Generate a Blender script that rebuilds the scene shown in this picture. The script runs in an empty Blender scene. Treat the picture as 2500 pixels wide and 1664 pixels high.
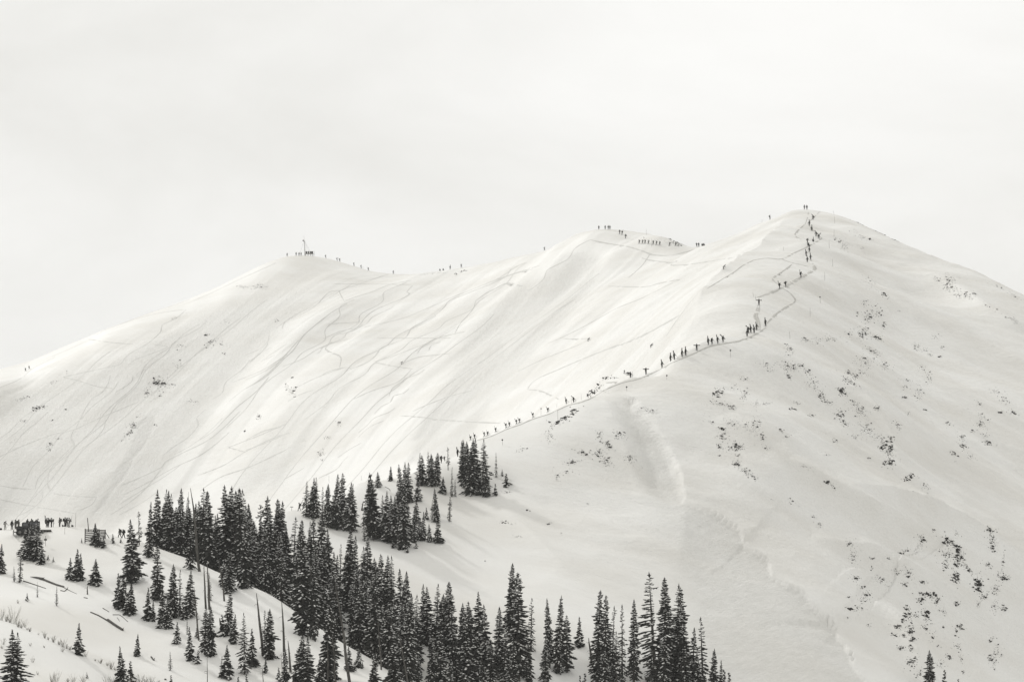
import bpy, bmesh, math, random
import numpy as np
from mathutils import Vector, Matrix

random.seed(11)
rng = np.random.default_rng(11)
scene = bpy.context.scene
C = scene.collection

# ------------------------------------------------------------------ camera
FPX = 7089.0            # focal length in photo pixels (photo is 2500 wide): 20 degree lens
UC, VC, V0 = 1250.0, 832.0, 1600.0
PITCH = math.atan((V0 - VC) / FPX)
cam_data = bpy.data.cameras.new('camera')
cam_data.sensor_width = 36.0
cam_data.lens = FPX / 2500.0 * 36.0
cam_data.clip_start = 1.0
cam_data.clip_end = 20000.0
cam = bpy.data.objects.new('camera', cam_data)
cam.rotation_euler = (math.pi / 2 + PITCH, 0, 0)
C.objects.link(cam)
scene.camera = cam

# ------------------------------------------------------------------ sky and sun
SUN_EL = math.radians(35)
SUN_H = Vector((0.60, -0.80, 0)).normalized()        # heading of the light on the ground
sun_dir = Vector((SUN_H.x * math.cos(SUN_EL), SUN_H.y * math.cos(SUN_EL), -math.sin(SUN_EL)))
world = bpy.data.worlds.new('World')
scene.world = world
world.use_nodes = True
nt = world.node_tree
nt.nodes.clear()
def wn(t, **k):
    n = nt.nodes.new(t)
    for a, b in k.items():
        setattr(n, a, b)
    return n
w_out = wn('ShaderNodeOutputWorld')
w_bg = wn('ShaderNodeBackground')
w_sky = wn('ShaderNodeTexSky', sky_type='NISHITA', sun_disc=False)
w_sky.sun_elevation = SUN_EL
w_sky.sun_rotation = math.atan2(-SUN_H.x, -SUN_H.y)
w_sky.altitude = 3600
# a closed, bright cloud deck in front of the clear sky: soft large billows, hardly any blue left
w_tc = wn('ShaderNodeTexCoord')
w_map = wn('ShaderNodeMapping')
w_map.inputs['Scale'].default_value = (3.2, 3.2, 7.5)
w_map.inputs['Location'].default_value = (3.988, -4.882, 8.015)
w_n1 = wn('ShaderNodeTexNoise')
w_n1.inputs['Scale'].default_value = 1.5
w_n1.inputs['Detail'].default_value = 7.0
w_n1.inputs['Roughness'].default_value = 0.54
w_n1.inputs['Distortion'].default_value = 0.35
w_ramp = wn('ShaderNodeValToRGB')
w_ramp.color_ramp.elements[0].position = 0.30
w_ramp.color_ramp.elements[0].color = (8.35, 8.24, 7.82, 1)
w_ramp.color_ramp.elements[1].position = 0.68
w_ramp.color_ramp.elements[1].color = (10.05, 9.98, 9.68, 1)
w_mix = wn('ShaderNodeMix', data_type='RGBA')
w_mix.inputs[0].default_value = 0.97
L = nt.links.new
L(w_tc.outputs['Generated'], w_map.inputs['Vector'])
L(w_map.outputs['Vector'], w_n1.inputs['Vector'])
L(w_n1.outputs['Fac'], w_ramp.inputs['Fac'])
L(w_sky.outputs['Color'], w_mix.inputs[6])
L(w_ramp.outputs['Color'], w_mix.inputs[7])
L(w_mix.outputs[2], w_bg.inputs['Color'])
w_bg.inputs['Strength'].default_value = 0.10
L(w_bg.outputs['Background'], w_out.inputs['Surface'])

sun_data = bpy.data.lights.new('sun', 'SUN')
sun_data.energy = 1.75
sun_data.angle = math.radians(4)
sun_data.color = (1.0, 0.99, 0.965)
sun = bpy.data.objects.new('sun', sun_data)
sun.rotation_euler = sun_dir.to_track_quat('-Z', 'Y').to_euler()
sun.location = (-300, 600, 500)
C.objects.link(sun)

vs = scene.view_settings
vs.view_transform = 'Standard'
vs.look = 'None'
vs.gamma = 1.0
vs.use_curve_mapping = False
vs.exposure = 0.0

# ------------------------------------------------------------------ photo pixel <-> ray
CP, SP = math.cos(PITCH), math.sin(PITCH)
def ray(u, v):
    """x/y and z/y of the sight line through photo pixel (u, v)"""
    a = (np.asarray(u, float) - UC) / FPX
    b = (VC - np.asarray(v, float)) / FPX
    dy = CP - b * SP
    dz = SP + b * CP
    return a / dy, dz / dy
def pt(u, v, y):
    rx, rz = ray(u, v)
    return float(rx) * y, y, float(rz) * y
def project(x, y, z):
    f = y * CP + z * SP
    up = z * CP - y * SP
    return UC + FPX * x / f, VC - FPX * up / f

# ------------------------------------------------------------------ terrain height field
# survey points: photo column, photo row, distance ahead in metres
SURVEY = [
 # foreground slope: crest behind the crowd, running down to the right
 (-250,1300,612),(-120,1296,608),(0,1293,603),(60,1290,602),(120,1285,600),(190,1283,598),(250,1296,590),(330,1318,582),(430,1356,572),(500,1385,566),
 (560,1408,560),(640,1446,551),(740,1512,540),(850,1583,526),(950,1652,514),(1060,1740,500),(1180,1850,480),
 # foreground slope face
 (-200,1400,572),(0,1345,583),(100,1340,581),(200,1345,577),(300,1370,569),(0,1400,562),(150,1400,560),(300,1430,552),(420,1440,549),(500,1460,546),(0,1450,545),(150,1460,541),(300,1500,533),
 (450,1510,533),(580,1520,531),(450,1580,516),(600,1590,516),(700,1590,518),(800,1640,508),(700,1660,502),(450,1664,498),(600,1700,488),
 (0,1498,527),(100,1530,521),(200,1577,513),(300,1620,505),
 (0,1512,508),(80,1540,505),(150,1567,502),(220,1597,499),(300,1640,494),(370,1690,488),(-150,1500,512),
 (0,1570,490),(100,1620,484),(200,1664,478),(0,1664,465),(200,1780,450),(-200,1664,468),(450,1800,460),(700,1850,455),(950,1850,470),
 # gully behind the foreground crest, wooded
 (330,1335,606),(430,1372,592),(560,1425,585),(640,1470,575),(740,1530,566),(850,1600,556),(950,1665,548),(1080,1720,545),
 (450,1345,615),(560,1370,620),(640,1380,622),(740,1395,622),(850,1430,615),(950,1500,598),(1050,1590,580),(1150,1650,572),
 # crest of the hiked ridge
 (330,1322,600),(450,1326,626),(560,1305,650),(640,1278,668),(700,1247,682),(760,1240,686),(830,1205,694),(880,1178,700),(960,1168,705),(1020,1150,708),(1080,1129,713),
 (1117,1112,716),(1160,1072,722),(1200,1061,725),(1240,1043,728),(1300,1020,733),(1340,1006,736),(1385,986,739),(1420,977,742),(1450,962,745),(1490,938,748),
 (1540,921,752),(1580,912,756),(1616,897,760),(1650,876,764),(1700,855,772),(1765,834,784),(1826,820,798),
 # zigzag face up to the summit
 (1850,780,815),(1855,742,838),(1905,704,870),(1960,674,912),(1985,640,955),(1975,600,1012),(1980,565,1075),(1985,536,1125),
 (1700,790,835),(1705,740,880),(1760,690,940),(1820,645,1010),(1880,590,1080),(1925,530,1150),
 # skyline of the summit and the right shoulder
 (1940,513,1178),(1975,509,1175),(2020,511,1165),(2060,518,1150),(2110,537,1122),(2190,577,1084),(2300,634,1042),(2400,684,1012),(2500,732,986),(2600,780,964),(2750,850,935),
 # right face
 (2050,570,1085),(2050,640,1000),(2050,750,900),(1950,780,835),(2050,860,815),(1900,880,768),(2000,980,755),(1850,1000,720),(1750,920,748),(1650,960,728),
 (2150,640,1035),(2150,800,900),(2150,950,800),(2250,720,990),(2250,900,860),(2250,1050,775),(2400,780,945),(2400,950,850),(2400,1150,765),(2550,900,900),(2550,1200,770),(2700,1100,820),
 (1550,1040,712),(1450,1060,706),(1350,1080,704),(1250,1100,705),(1700,1100,702),(1850,1150,690),(2000,1200,690),(2150,1200,702),(2300,1250,712),(2500,1350,705),
 (1150,1180,694),(1080,1230,682),(980,1260,672),(900,1260,674),(800,1290,664),(720,1310,655),
 (1150,1280,668),(1250,1230,680),(1350,1230,678),(1450,1230,676),(1600,1270,664),(1750,1300,662),(1900,1330,660),(2050,1380,656),(2200,1430,660),(2350,1480,664),(2500,1550,664),(2700,1600,664),
 (950,1360,644),(1050,1370,644),(1150,1400,640),(1250,1400,640),(1400,1400,638),(1550,1430,632),(1700,1470,628),(1850,1500,626),(2000,1540,625),(2150,1580,628),(2300,1620,632),(2450,1664,636),
 (1100,1500,610),(1250,1530,606),(1300,1580,596),(1420,1600,594),(1550,1620,594),(1700,1640,596),(1850,1664,598),(1400,1700,578),(1600,1760,574),(2000,1750,588),(2300,1800,598),(2600,1850,610),
 (1250,1680,572),(1300,1850,540),(1700,1950,545),(2100,2000,560),(2500,2050,570),
 # basin floor hidden behind the near ridge is given below in metres
 # bowl skyline
 (-350,1050,1480),(-150,975,1492),(0,912,1500),(62,906,1503),(120,868,1510),(190,836,1514),(260,802,1520),(400,748,1530),(520,694,1540),(600,655,1547),(660,632,1550),(710,624,1551),(770,624,1549),(820,634,1540),
 (870,648,1528),(910,660,1514),(960,667,1498),(1040,663,1474),(1130,652,1450),(1250,632,1420),(1330,611,1390),(1390,577,1350),(1430,561,1322),(1480,556,1300),(1520,562,1303),
 (1560,570,1312),(1620,590,1316),(1690,602,1290),(1760,581,1258),(1830,556,1228),(1890,533,1200),
 # bowl face
 (520,730,1522),(700,700,1505),(900,700,1470),(1100,700,1412),(1250,700,1345),(1400,690,1272),(1500,690,1212),(1600,690,1135),(1690,690,1010),
 (-150,1040,1470),(120,930,1490),(300,880,1482),(400,800,1510),(550,800,1480),(700,800,1430),(900,800,1390),(1100,800,1330),(1300,800,1215),(1450,800,1125),(1560,800,1020),(1640,800,905),
 (0,1000,1478),(200,1000,1450),(400,950,1432),(700,900,1362),(1000,900,1286),(1200,900,1190),(1350,900,1100),(1450,900,1010),(1520,895,940),
 (-150,1150,1440),(0,1100,1440),(200,1100,1400),(400,1050,1385),(700,1000,1306),(1000,1000,1214),(1200,1000,1110),(1310,1000,1040),
 (0,1200,1412),(200,1200,1360),(400,1150,1345),(700,1100,1266),(900,1100,1205),(1060,1090,1140),
 (0,1285,1390),(200,1285,1335),(400,1250,1310),(600,1220,1262),(700,1215,1232),(860,1170,1190),
 (1580,640,1230),(1640,640,1180),(1700,640,1110),(1760,630,1070),(1480,620,1262),(1700,700,985),(1620,860,870),
]
# hidden or off-camera ground, in metres
GROUND = [
 (-200,700,5),(-130,720,0),(-60,760,2),(-25,800,22),(0,820,36),(20,815,55),(32,815,68),(-40,725,22),(-70,690,12),(-95,660,8),(-130,650,10),
 (-250,900,-12),(-150,900,-18),(-90,900,-8),(-40,920,15),(0,930,45),(25,900,72),
 (-300,1100,-5),(-180,1100,-8),(-100,1080,8),(-50,1040,35),(-10,1000,62),
 (-300,1250,25),(-200,1260,20),(-130,1200,18),(-80,1150,38),
 (-320,1700,140),(-200,1720,150),(-80,1720,165),(0,1650,150),(60,1560,140),(140,1420,120),(240,1300,90),(320,1200,60),
 (-350,2000,40),(0,2000,50),(350,1700,-20),(350,2000,-40),(400,1000,20),(320,850,30),(400,600,-60),(300,560,-50),
 (-150,400,-20),(0,400,-45),(150,400,-70),(-120,300,-40),(0,300,-62),(120,300,-80),(-60,150,-34),(0,150,-40),(60,150,-48),(-30,60,-12),(0,60,-13),(30,60,-15),(-12,15,-2.5),(0,15,-2.5),(12,15,-2.6),
 (-260,560,14),(-260,470,-6),(250,480,-62),(0,480,-36),(100,500,-48),
]
_pts = np.array([pt(*s) for s in SURVEY] + GROUND)

def _tps_kernel(r2):
    return 0.5 * r2 * np.log(r2 + 1e-9)
_SX, _SY = 100.0, 100.0
_px = np.column_stack([_pts[:, 0] / _SX, _pts[:, 1] / _SY])
def _tps_fit(p, z, lam):
    n = len(p)
    d2 = ((p[:, None, :] - p[None, :, :]) ** 2).sum(-1)
    A = np.zeros((n + 3, n + 3))
    A[:n, :n] = _tps_kernel(d2) + lam * np.eye(n)
    A[:n, n] = 1
    A[:n, n + 1:] = p
    A[n:, :n] = A[:n, n:].T
    b = np.zeros(n + 3)
    b[:n] = z
    return np.linalg.solve(A, b)
_w = _tps_fit(_px, _pts[:, 2], 2e-4)
def tps(x, y):
    q = np.column_stack([np.ravel(x) / _SX, np.ravel(y) / _SY])
    out = np.empty(len(q))
    for i in range(0, len(q), 20000):
        s = q[i:i + 20000]
        d2 = ((s[:, None, :] - _px[None, :, :]) ** 2).sum(-1)
        out[i:i + 20000] = _tps_kernel(d2) @ _w[:-3] + _w[-3] + s @ _w[-2:]
    return out.reshape(np.shape(x))

# fan-shaped sampling: columns of equal bearing, rows of equal distance
NA = 820
AZ = np.tan(np.linspace(math.radians(-13.2), math.radians(13.2), NA))
_rows = []
def _seg(a, b, step):
    _rows.append(np.arange(a, b, step))
_seg(12, 440, 9.0); _seg(440, 480, 2.5); _seg(480, 800, 1.1); _seg(800, 1000, 1.5); _seg(1000, 1560, 1.15); _seg(1560, 2000, 22.0)
YS = np.concatenate(_rows)
NR = len(YS)
# the smooth base is solved on a coarser fan and interpolated
_ai = np.linspace(0, NA - 1, 206)
_cy = np.concatenate([np.arange(12, 440, 12), np.arange(440, 1600, 4.0), np.arange(1600, 2010, 25)])
_ca = np.interp(_ai, np.arange(NA), AZ)
_cz = tps(_ca[None, :] * _cy[:, None], np.repeat(_cy[:, None], len(_ca), 1))
def _bilin_setup(xq, xs):
    i = np.clip(np.searchsorted(xs, xq) - 1, 0, len(xs) - 2)
    return i, np.clip((xq - xs[i]) / (xs[i + 1] - xs[i]), 0, 1)
def _cubic_rows(M, xs, xq):          # Catmull-Rom along axis 0
    i, f = _bilin_setup(xq, xs)
    m = len(xs)
    p0, p1, p2, p3 = M[np.clip(i - 1, 0, m - 1)], M[i], M[i + 1], M[np.clip(i + 2, 0, m - 1)]
    f = f[:, None]
    return 0.5 * (2 * p1 + (p2 - p0) * f + (2 * p0 - 5 * p1 + 4 * p2 - p3) * f ** 2 + (3 * p1 - p0 - 3 * p2 + p3) * f ** 3)
_t = _cubic_rows(_cz, _cy, YS)
Z = _cubic_rows(np.ascontiguousarray(_t.T), _ai, np.arange(NA, dtype=float)).T.copy()
GX = AZ[None, :] * YS[:, None]
GY = np.repeat(YS[:, None], NA, 1)

def _hash2(ix, iy, seed):
    h = (ix.astype(np.int64) * 374761393 + iy.astype(np.int64) * 668265263 + seed * 974634777) & 0xFFFFFFFF
    h = ((h ^ (h >> 13)) * 1274126177) & 0xFFFFFFFF
    return ((h ^ (h >> 16)) & 0xFFFF) / 65535.0
def vnoise(x, y, seed=0):
    ix, iy = np.floor(x), np.floor(y)
    fx, fy = x - ix, y - iy
    fx = fx * fx * fx * (fx * (fx * 6 - 15) + 10)
    fy = fy * fy * fy * (fy * (fy * 6 - 15) + 10)
    a, b = _hash2(ix, iy, seed), _hash2(ix + 1, iy, seed)
    c, d = _hash2(ix, iy + 1, seed), _hash2(ix + 1, iy + 1, seed)
    return (a + (b - a) * fx + (c - a) * fy + (a - b - c + d) * fx * fy) * 2 - 1
def fbm(x, y, oct=3, seed=0):
    s, a = 0, 1.0
    for k in range(oct):
        s = s + a * vnoise(x * 2 ** k, y * 2 ** k, seed + k)
        a *= 0.5
    return s

def _col(rx):
    j = np.clip(np.searchsorted(AZ, rx) - 1, 0, NA - 2)
    f = np.clip((rx - AZ[j]) / (AZ[j + 1] - AZ[j]), 0, 1)
    return j, f
def height(x, y):
    """ground height at a place in metres"""
    j, f = _col(x / y)
    i = int(np.clip(np.searchsorted(YS, y) - 1, 0, NR - 2))
    g = float(np.clip((y - YS[i]) / (YS[i + 1] - YS[i]), 0, 1))
    a = Z[i, j] * (1 - f) + Z[i, j + 1] * f
    b = Z[i + 1, j] * (1 - f) + Z[i + 1, j + 1] * f
    return float(a * (1 - g) + b * g)
def hit(u, v, ymin=440, ymax=1600):
    """first place where the sight line through (u, v) meets the ground; the skyline if it misses"""
    rx, rz = ray(u, v)
    j, f = _col(float(rx))
    prof = (Z[:, j] * (1 - f) + Z[:, j + 1] * f) / YS
    ok = (YS >= ymin) & (YS <= ymax)
    idx = np.nonzero(ok & (prof >= float(rz)))[0]
    if len(idx) == 0:
        k = int(np.argmax(np.where(ok, prof, -9)))
        y = YS[k]
    else:
        k = int(idx[0])
        if k > 0 and prof[k - 1] < float(rz):
            t = (float(rz) - prof[k - 1]) / max(prof[k] - prof[k - 1], 1e-9)
            y = YS[k - 1] + t * (YS[k] - YS[k - 1])
        else:
            y = YS[k]
    x = float(rx) * y
    return x, float(y), height(x, y)

# ------------------------------------------------------------------ relief on top of the surveyed shape
def world_line(pts, n_per=6, **k):
    """photo polyline -> smooth polyline on the ground (metres)"""
    P = [np.array(p, float) for p in pts]
    out = []
    for i in range(len(P) - 1):
        p0, p1, p2, p3 = P[max(i - 1, 0)], P[i], P[i + 1], P[min(i + 2, len(P) - 1)]
        n = max(2, int(np.hypot(*(p2 - p1)) / n_per))
        for t in np.arange(n) / n:
            out.append(0.5 * (2 * p1 + (p2 - p0) * t + (2 * p0 - 5 * p1 + 4 * p2 - p3) * t * t + (3 * p1 - p0 - 3 * p2 + p3) * t ** 3))
    out.append(P[-1])
    return np.array([hit(p[0], p[1], **k) for p in out])
def seg_dist(px, py, line):
    """distance to polyline, signed by side, and fraction along it"""
    best = np.full(px.shape, 1e9)
    side = np.zeros(px.shape)
    frac = np.zeros(px.shape)
    n = len(line) - 1
    for i in range(n):
        ax, ay = line[i][:2]
        bx, by = line[i + 1][:2]
        dx, dy = bx - ax, by - ay
        l2 = dx * dx + dy * dy + 1e-9
        t = np.clip(((px - ax) * dx + (py - ay) * dy) / l2, 0, 1)
        d = np.hypot(px - ax - t * dx, py - ay - t * dy)
        m = d < best
        best[m] = d[m]
        side[m] = np.sign((px - ax) * dy - (py - ay) * dx)[m]
        frac[m] = ((i + t) / n)[m]
    return best, side, frac

SPURS = [   # photo polyline of a snow rib on the right face, height m, half width m
 ([(1870,1092),(1959,1135),(2030,1184),(2119,1236),(2196,1262),(2270,1289),(2310,1310),(2350,1380)], 2.6, 7.5),
 ([(2060,1190),(2196,1204),(2285,1230),(2373,1271),(2420,1298),(2445,1325),(2470,1420)], 2.8, 7.5),
 ([(2100,1310),(2166,1342),(2210,1378),(2314,1446),(2403,1505),(2500,1567)], 2.8, 7.0),
 ([(1980,1280),(2077,1309),(2151,1339),(2190,1400)], 1.4, 6.0),
 ([(2230,630),(2320,690),(2400,735),(2500,790)], 3.0, 11.0),
 ([(1750,1000),(1860,1065),(1930,1110)], 1.2, 6.0),
 ([(2000,870),(2110,960),(2180,1060),(2190,1140)], 1.6, 8.0),
 ([(2120,1440),(2180,1490),(2230,1560),(2260,1640)], 2.2, 6.0),
 ([(1130,1085),(1220,1130),(1330,1210)], 0.9, 6.0),
 ([(1190,1190),(1290,1280),(1400,1390)], 0.9, 6.0),
]
CRESTS = [   # photo polyline, height m, half width m: keen snow edges between two faces
 ([(1938,515),(1915,547),(1890,587),(1850,627),(1803,660),(1750,702),(1712,737),(1697,785),(1670,840)], 5.2, 13.0),
 ([(1150,1078),(1200,1062),(1240,1045),(1300,1021),(1340,1008),(1385,988),(1420,979),(1450,966),(1490,942),(1540,924),(1580,914),(1616,900),(1650,880),(1700,858),(1765,838),(1826,824)], 1.7, 7.0),
]
_base = Z.copy()
_add = np.zeros_like(Z)
for line, h, w in SPURS:
    L3 = world_line([(a_, b_ + 20) for a_, b_ in line], 14, ymax=1150)
    x0, x1, y0, y1 = L3[:, 0].min() - 9 * w, L3[:, 0].max() + 9 * w, L3[:, 1].min() - 5 * w, L3[:, 1].max() + 12 * w
    m = (GX > x0) & (GX < x1) & (GY > y0) & (GY < y1)
    d, s, f = seg_dist(GX[m], GY[m], L3)
    # crest: gentle back uphill, steeper face downhill, dying out at both ends
    prof = np.where(s < 0, np.exp(-(d / (1.3 * w)) ** 1.15), (1 - 1.8 * (1 - np.exp(-d / (0.9 * w)))) * np.exp(-d / (2.6 * w)))
    _add[m] += 1.45 * h * prof * np.sin(np.clip(f, 0, 1) * math.pi) ** 1.2
for line, h, w in CRESTS:
    L3 = world_line(line, 14, ymin=600, ymax=1190)
    m = (GX > L3[:, 0].min() - 5 * w) & (GX < L3[:, 0].max() + 5 * w) & (GY > L3[:, 1].min() - 5 * w) & (GY < L3[:, 1].max() + 5 * w)
    d, s, f = seg_dist(GX[m], GY[m], L3)
    _add[m] += h * np.exp(-d / w) * np.sin(np.clip(f, 0, 1) * math.pi) ** 0.8
Z += _add
# broad ribs of the bowl
for line, h, w in (([(900,690),(760,800),(640,930),(520,1080),(420,1210)], 3.0, 15.0), ([(1230,660),(1090,780),(930,920),(800,1040),(690,1150)], 3.0, 15.0), ([(1560,650),(1400,800),(1270,920),(1130,1040),(1010,1120)], 2.6, 14.0), ([(600,690),(430,800),(290,950),(150,1120)], 2.4, 16.0), ([(1050,690),(930,790),(800,900)], 1.8, 10.0), ([(400,780),(250,900),(100,1030)], 1.6, 10.0)):
    L3 = world_line(line, 14, ymin=900)
    m = (GX > L3[:, 0].min() - 4 * w) & (GX < L3[:, 0].max() + 4 * w) & (GY > max(950, L3[:, 1].min() - 4 * w)) & (GY < L3[:, 1].max() + 4 * w)
    d, s, f = seg_dist(GX[m], GY[m], L3)
    Z[m] += h * np.exp(-(d / w) ** 1.7) * np.sin(np.clip(f, 0, 1) * math.pi) ** 0.9
# scooped hollow under the ridge where the slide started
_h = np.array(hit(1480, 1010, ymax=800)); _hb = np.array(hit(1560, 1090, ymax=800))
for c, rx_, ry_, dep in ((_h, 11, 16, 1.6), (_hb, 9, 18, 0.9)):
    Z -= dep * np.exp(-((GX - c[0]) / rx_) ** 2 - ((GY - c[1]) / ry_) ** 2)

# wind-worked relief: long low drifts, finer ripples; none where the ground is far below the frame
_near = np.clip((GY - 440) / 40, 0, 1) * np.clip((1700 - GY) / 100, 0, 1)
_right = np.clip((GX / GY + 0.01) / 0.05, 0, 1) * np.clip((1120 - GY) / 60, 0, 1) * np.clip((GY - 600) / 60, 0, 1)
_c, _s = math.cos(0.72), math.sin(0.72)
_dx, _dy = GX * _c - GY * _s, GX * _s + GY * _c
Z += _near * 0.35 * fbm(GX / 38, GY / 46, 3, 5)
Z += _near * _right * (0.60 * fbm(_dx / 26, _dy / 7.0, 3, 9) + 0.30 * (1 - np.abs(vnoise(_dx / 14, _dy / 5, 21))) ** 2 + 0.9 * vnoise(_dx / 60, _dy / 22, 23))
# shallow gullies raking down the bowl, lower left to upper right as in the fall line
_bowl = np.clip((GY - 1000) / 60, 0, 1) * np.clip((1545 - GY) / 40, 0, 1)
_U, _V = project(GX, GY, Z)
_q = GX * 0.80 - GY * 0.60          # across the fall line
_p = GX * 0.60 + GY * 0.80
Z += _bowl * (1.15 * vnoise(_q / 27 + 0.5 * vnoise(_p / 90, _q / 60, 3), _p / 260, 31) + 0.45 * vnoise(_q / 9, _p / 120, 33) + 0.16 * vnoise(_q / 3.4, _p / 36, 35))

# slide paths and one painted shade patch on the bowl: photo outline, which sheet, depth of the bed in metres
def poly_sd(u, v, poly):
    d = np.full(u.shape, 1e9)
    ins = np.zeros(u.shape, bool)
    n = len(poly)
    for i in range(n):
        ax, ay = poly[i]
        bx, by = poly[(i + 1) % n]
        dx, dy = bx - ax, by - ay
        t = np.clip(((u - ax) * dx + (v - ay) * dy) / (dx * dx + dy * dy + 1e-9), 0, 1)
        d = np.minimum(d, np.hypot(u - ax - t * dx, v - ay - t * dy))
        c = ((ay > v) != (by > v)) & (u < (bx - ax) * (v - ay) / (by - ay + 1e-12) + ax)
        ins ^= c
    return np.where(ins, d, -d)
SLIDES_AND_SHADE = [
 ([(1470,962),(1510,950),(1560,975),(1600,1020),(1640,1095),(1668,1160),(1676,1218),(1700,1232),(1810,1290),(1822,1325),(1880,1362),(1886,1400),(1960,1440),(1990,1475),(2035,1530),(2065,1568),(2080,1610),(2130,1680),(1600,1700),(1640,1560),(1625,1430),(1590,1330),(1555,1200),(1520,1080)], 500, 800, 0.9, 7.0, 0.42),
 ([(1390,600),(1330,660),(1260,695),(1200,745),(1150,800),(1105,890),(1040,1010),(985,1130),(1120,1120),(1190,1010),(1260,920),(1370,800),(1440,700),(1480,620)], 950, 1500, 0.25, 40.0, 0.42),
 ([(350,1010),(385,1005),(365,1065),(318,1150),(262,1230),(225,1262),(250,1210),(300,1120)], 1200, 1500, 0.35, 9.0, 0.7),
 ([(700,980),(780,915),(850,905),(880,930),(820,1000),(760,1090),(690,1180),(560,1210),(600,1120)], 1150, 1480, 0.15, 60.0, 0.3),
 ([(1150,860),(1230,800),(1240,870),(1150,985),(1060,1060),(1000,1070),(1060,980)], 1000, 1400, 0.15, 22.0, 0.5),
 ([(-60,960),(250,840),(560,715),(760,700),(700,820),(560,960),(450,1130),(330,1270),(-60,1300)], 1200, 1560, 0.0, 110.0, 0.5),  # no slide bed: broad grey tone painting shade over the left bowl
 ([(340,870),(480,800),(640,790),(620,860),(560,960),(470,1090),(380,1180),(330,1190),(400,1060)], 1200, 1530, 0.1, 40.0, 0.35),
]
ROUGH_SHADE = np.zeros_like(Z)
WIND = np.clip(0.18 + 0.82 * _right + 0.35 * _bowl, 0, 1)
for poly, ya, yb, depth, soft, amt in SLIDES_AND_SHADE:
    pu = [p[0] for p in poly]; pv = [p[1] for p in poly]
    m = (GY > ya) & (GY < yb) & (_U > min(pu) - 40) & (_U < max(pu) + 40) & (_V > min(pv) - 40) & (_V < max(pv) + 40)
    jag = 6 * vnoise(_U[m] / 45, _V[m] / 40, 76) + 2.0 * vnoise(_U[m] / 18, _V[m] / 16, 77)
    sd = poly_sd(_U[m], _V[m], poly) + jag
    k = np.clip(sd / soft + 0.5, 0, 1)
    if ya < 900:      # smooth scooped channel above, broken crown along the right edge below, feathered on the left
        low = np.clip((_V[m] - 1170) / 90, 0, 1)
        sharp = 22.0 - 14.0 * low
        dc, _a, _b = seg_dist(_U[m], _V[m], np.array(poly[2:18], float))
        dl, _a, _b = seg_dist(_U[m], _V[m], np.array(poly[18:] + poly[:2], float))
        k = np.where(sd > 0, np.clip((dc + 0.35 * jag * low) / sharp, 0, 1) * np.clip(dl / (60.0 + 50 * low), 0, 1), 0)
        k = k * k * (3 - 2 * k)
        Z[m] -= (2.4 - 1.65 * low) * k
        depth = 0.0
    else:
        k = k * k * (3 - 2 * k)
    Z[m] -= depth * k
    ROUGH_SHADE[m] = np.maximum(ROUGH_SHADE[m], amt * k)
# blocky debris on the near slide bed
_dm = ROUGH_SHADE * (GY < 800)
Z += _dm * (0.16 * vnoise(GX / 3.2, GY / 2.6, 51) + 0.22 * np.abs(vnoise(GX / 6.5, GY / 5.0, 53)) + 0.07 * vnoise(GX / 1.6, GY / 1.6, 55))
# snow wall that carries the channel's right bank on down the slide bed
_wl = world_line([(1610,1060),(1648,1130),(1672,1210),(1672,1280),(1660,1350),(1645,1430)], 12, ymax=800)
_m = (GY < 800) & (GX > _wl[:, 0].min() - 50) & (GX < _wl[:, 0].max() + 50) & (GY > _wl[:, 1].min() - 30)
_d, _sg, _f = seg_dist(GX[_m], GY[_m], _wl)
Z[_m] += 0.95 * np.where(_sg > 0, np.exp(-(_d / 3.6) ** 1.4), np.exp(-(_d / 5.5) ** 1.4)) * np.sin(np.clip(_f, 0, 1) * math.pi) ** 0.9

# ------------------------------------------------------------------ hold the skylines to the survey
SKY_FAR = [(-400,1075),(-200,1000),(0,922),(63,903),(135,866),(219,826),(252,807),(349,769),(450,733),(526,702),(589,670),(640,645),(673,633),(700,625),(745,623),(790,629),(830,639),(870,651),(900,661),(960,669),(1010,669),(1060,663),(1130,653),(1200,641),(1282,622),(1329,613),(1364,594),(1405,572),(1432,564),(1464,560),(1508,560),(1576,569),(1625,579),(1658,592),(1678,601),(1700,603),(1719,600),(1752,588),(1803,570),(1854,546),(1892,533),(1918,522),(1938,513),(1966,511),(1994,513),(2020,518),(2050,525),(2084,537),(2123,555),(2159,572),(2205,593),(2256,614),(2304,636),(2365,663),(2413,687),(2462,711),(2500,730),(2600,782),(2800,880)]
SKY_NEAR = [(-400,1310),(0,1293),(100,1287),(190,1284),(250,1297),(330,1319),(430,1330),(520,1312),(640,1278),(700,1247),(760,1240),(830,1205),(880,1178),(960,1168),(1020,1150),(1080,1129),(1117,1112),(1160,1074),(1200,1062),(1240,1045),(1300,1021),(1340,1008),(1385,988),(1420,978),(1450,964),(1490,940),(1540,922),(1580,913),(1600,905)]
_uz = UC + FPX * CP * AZ
def _smooth(a, sig):
    n = int(sig * 3)
    k = np.exp(-(np.arange(-n, n + 1) / sig) ** 2 / 2)
    return np.convolve(np.pad(a, n, mode='edge'), k / k.sum(), mode='valid')
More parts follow.
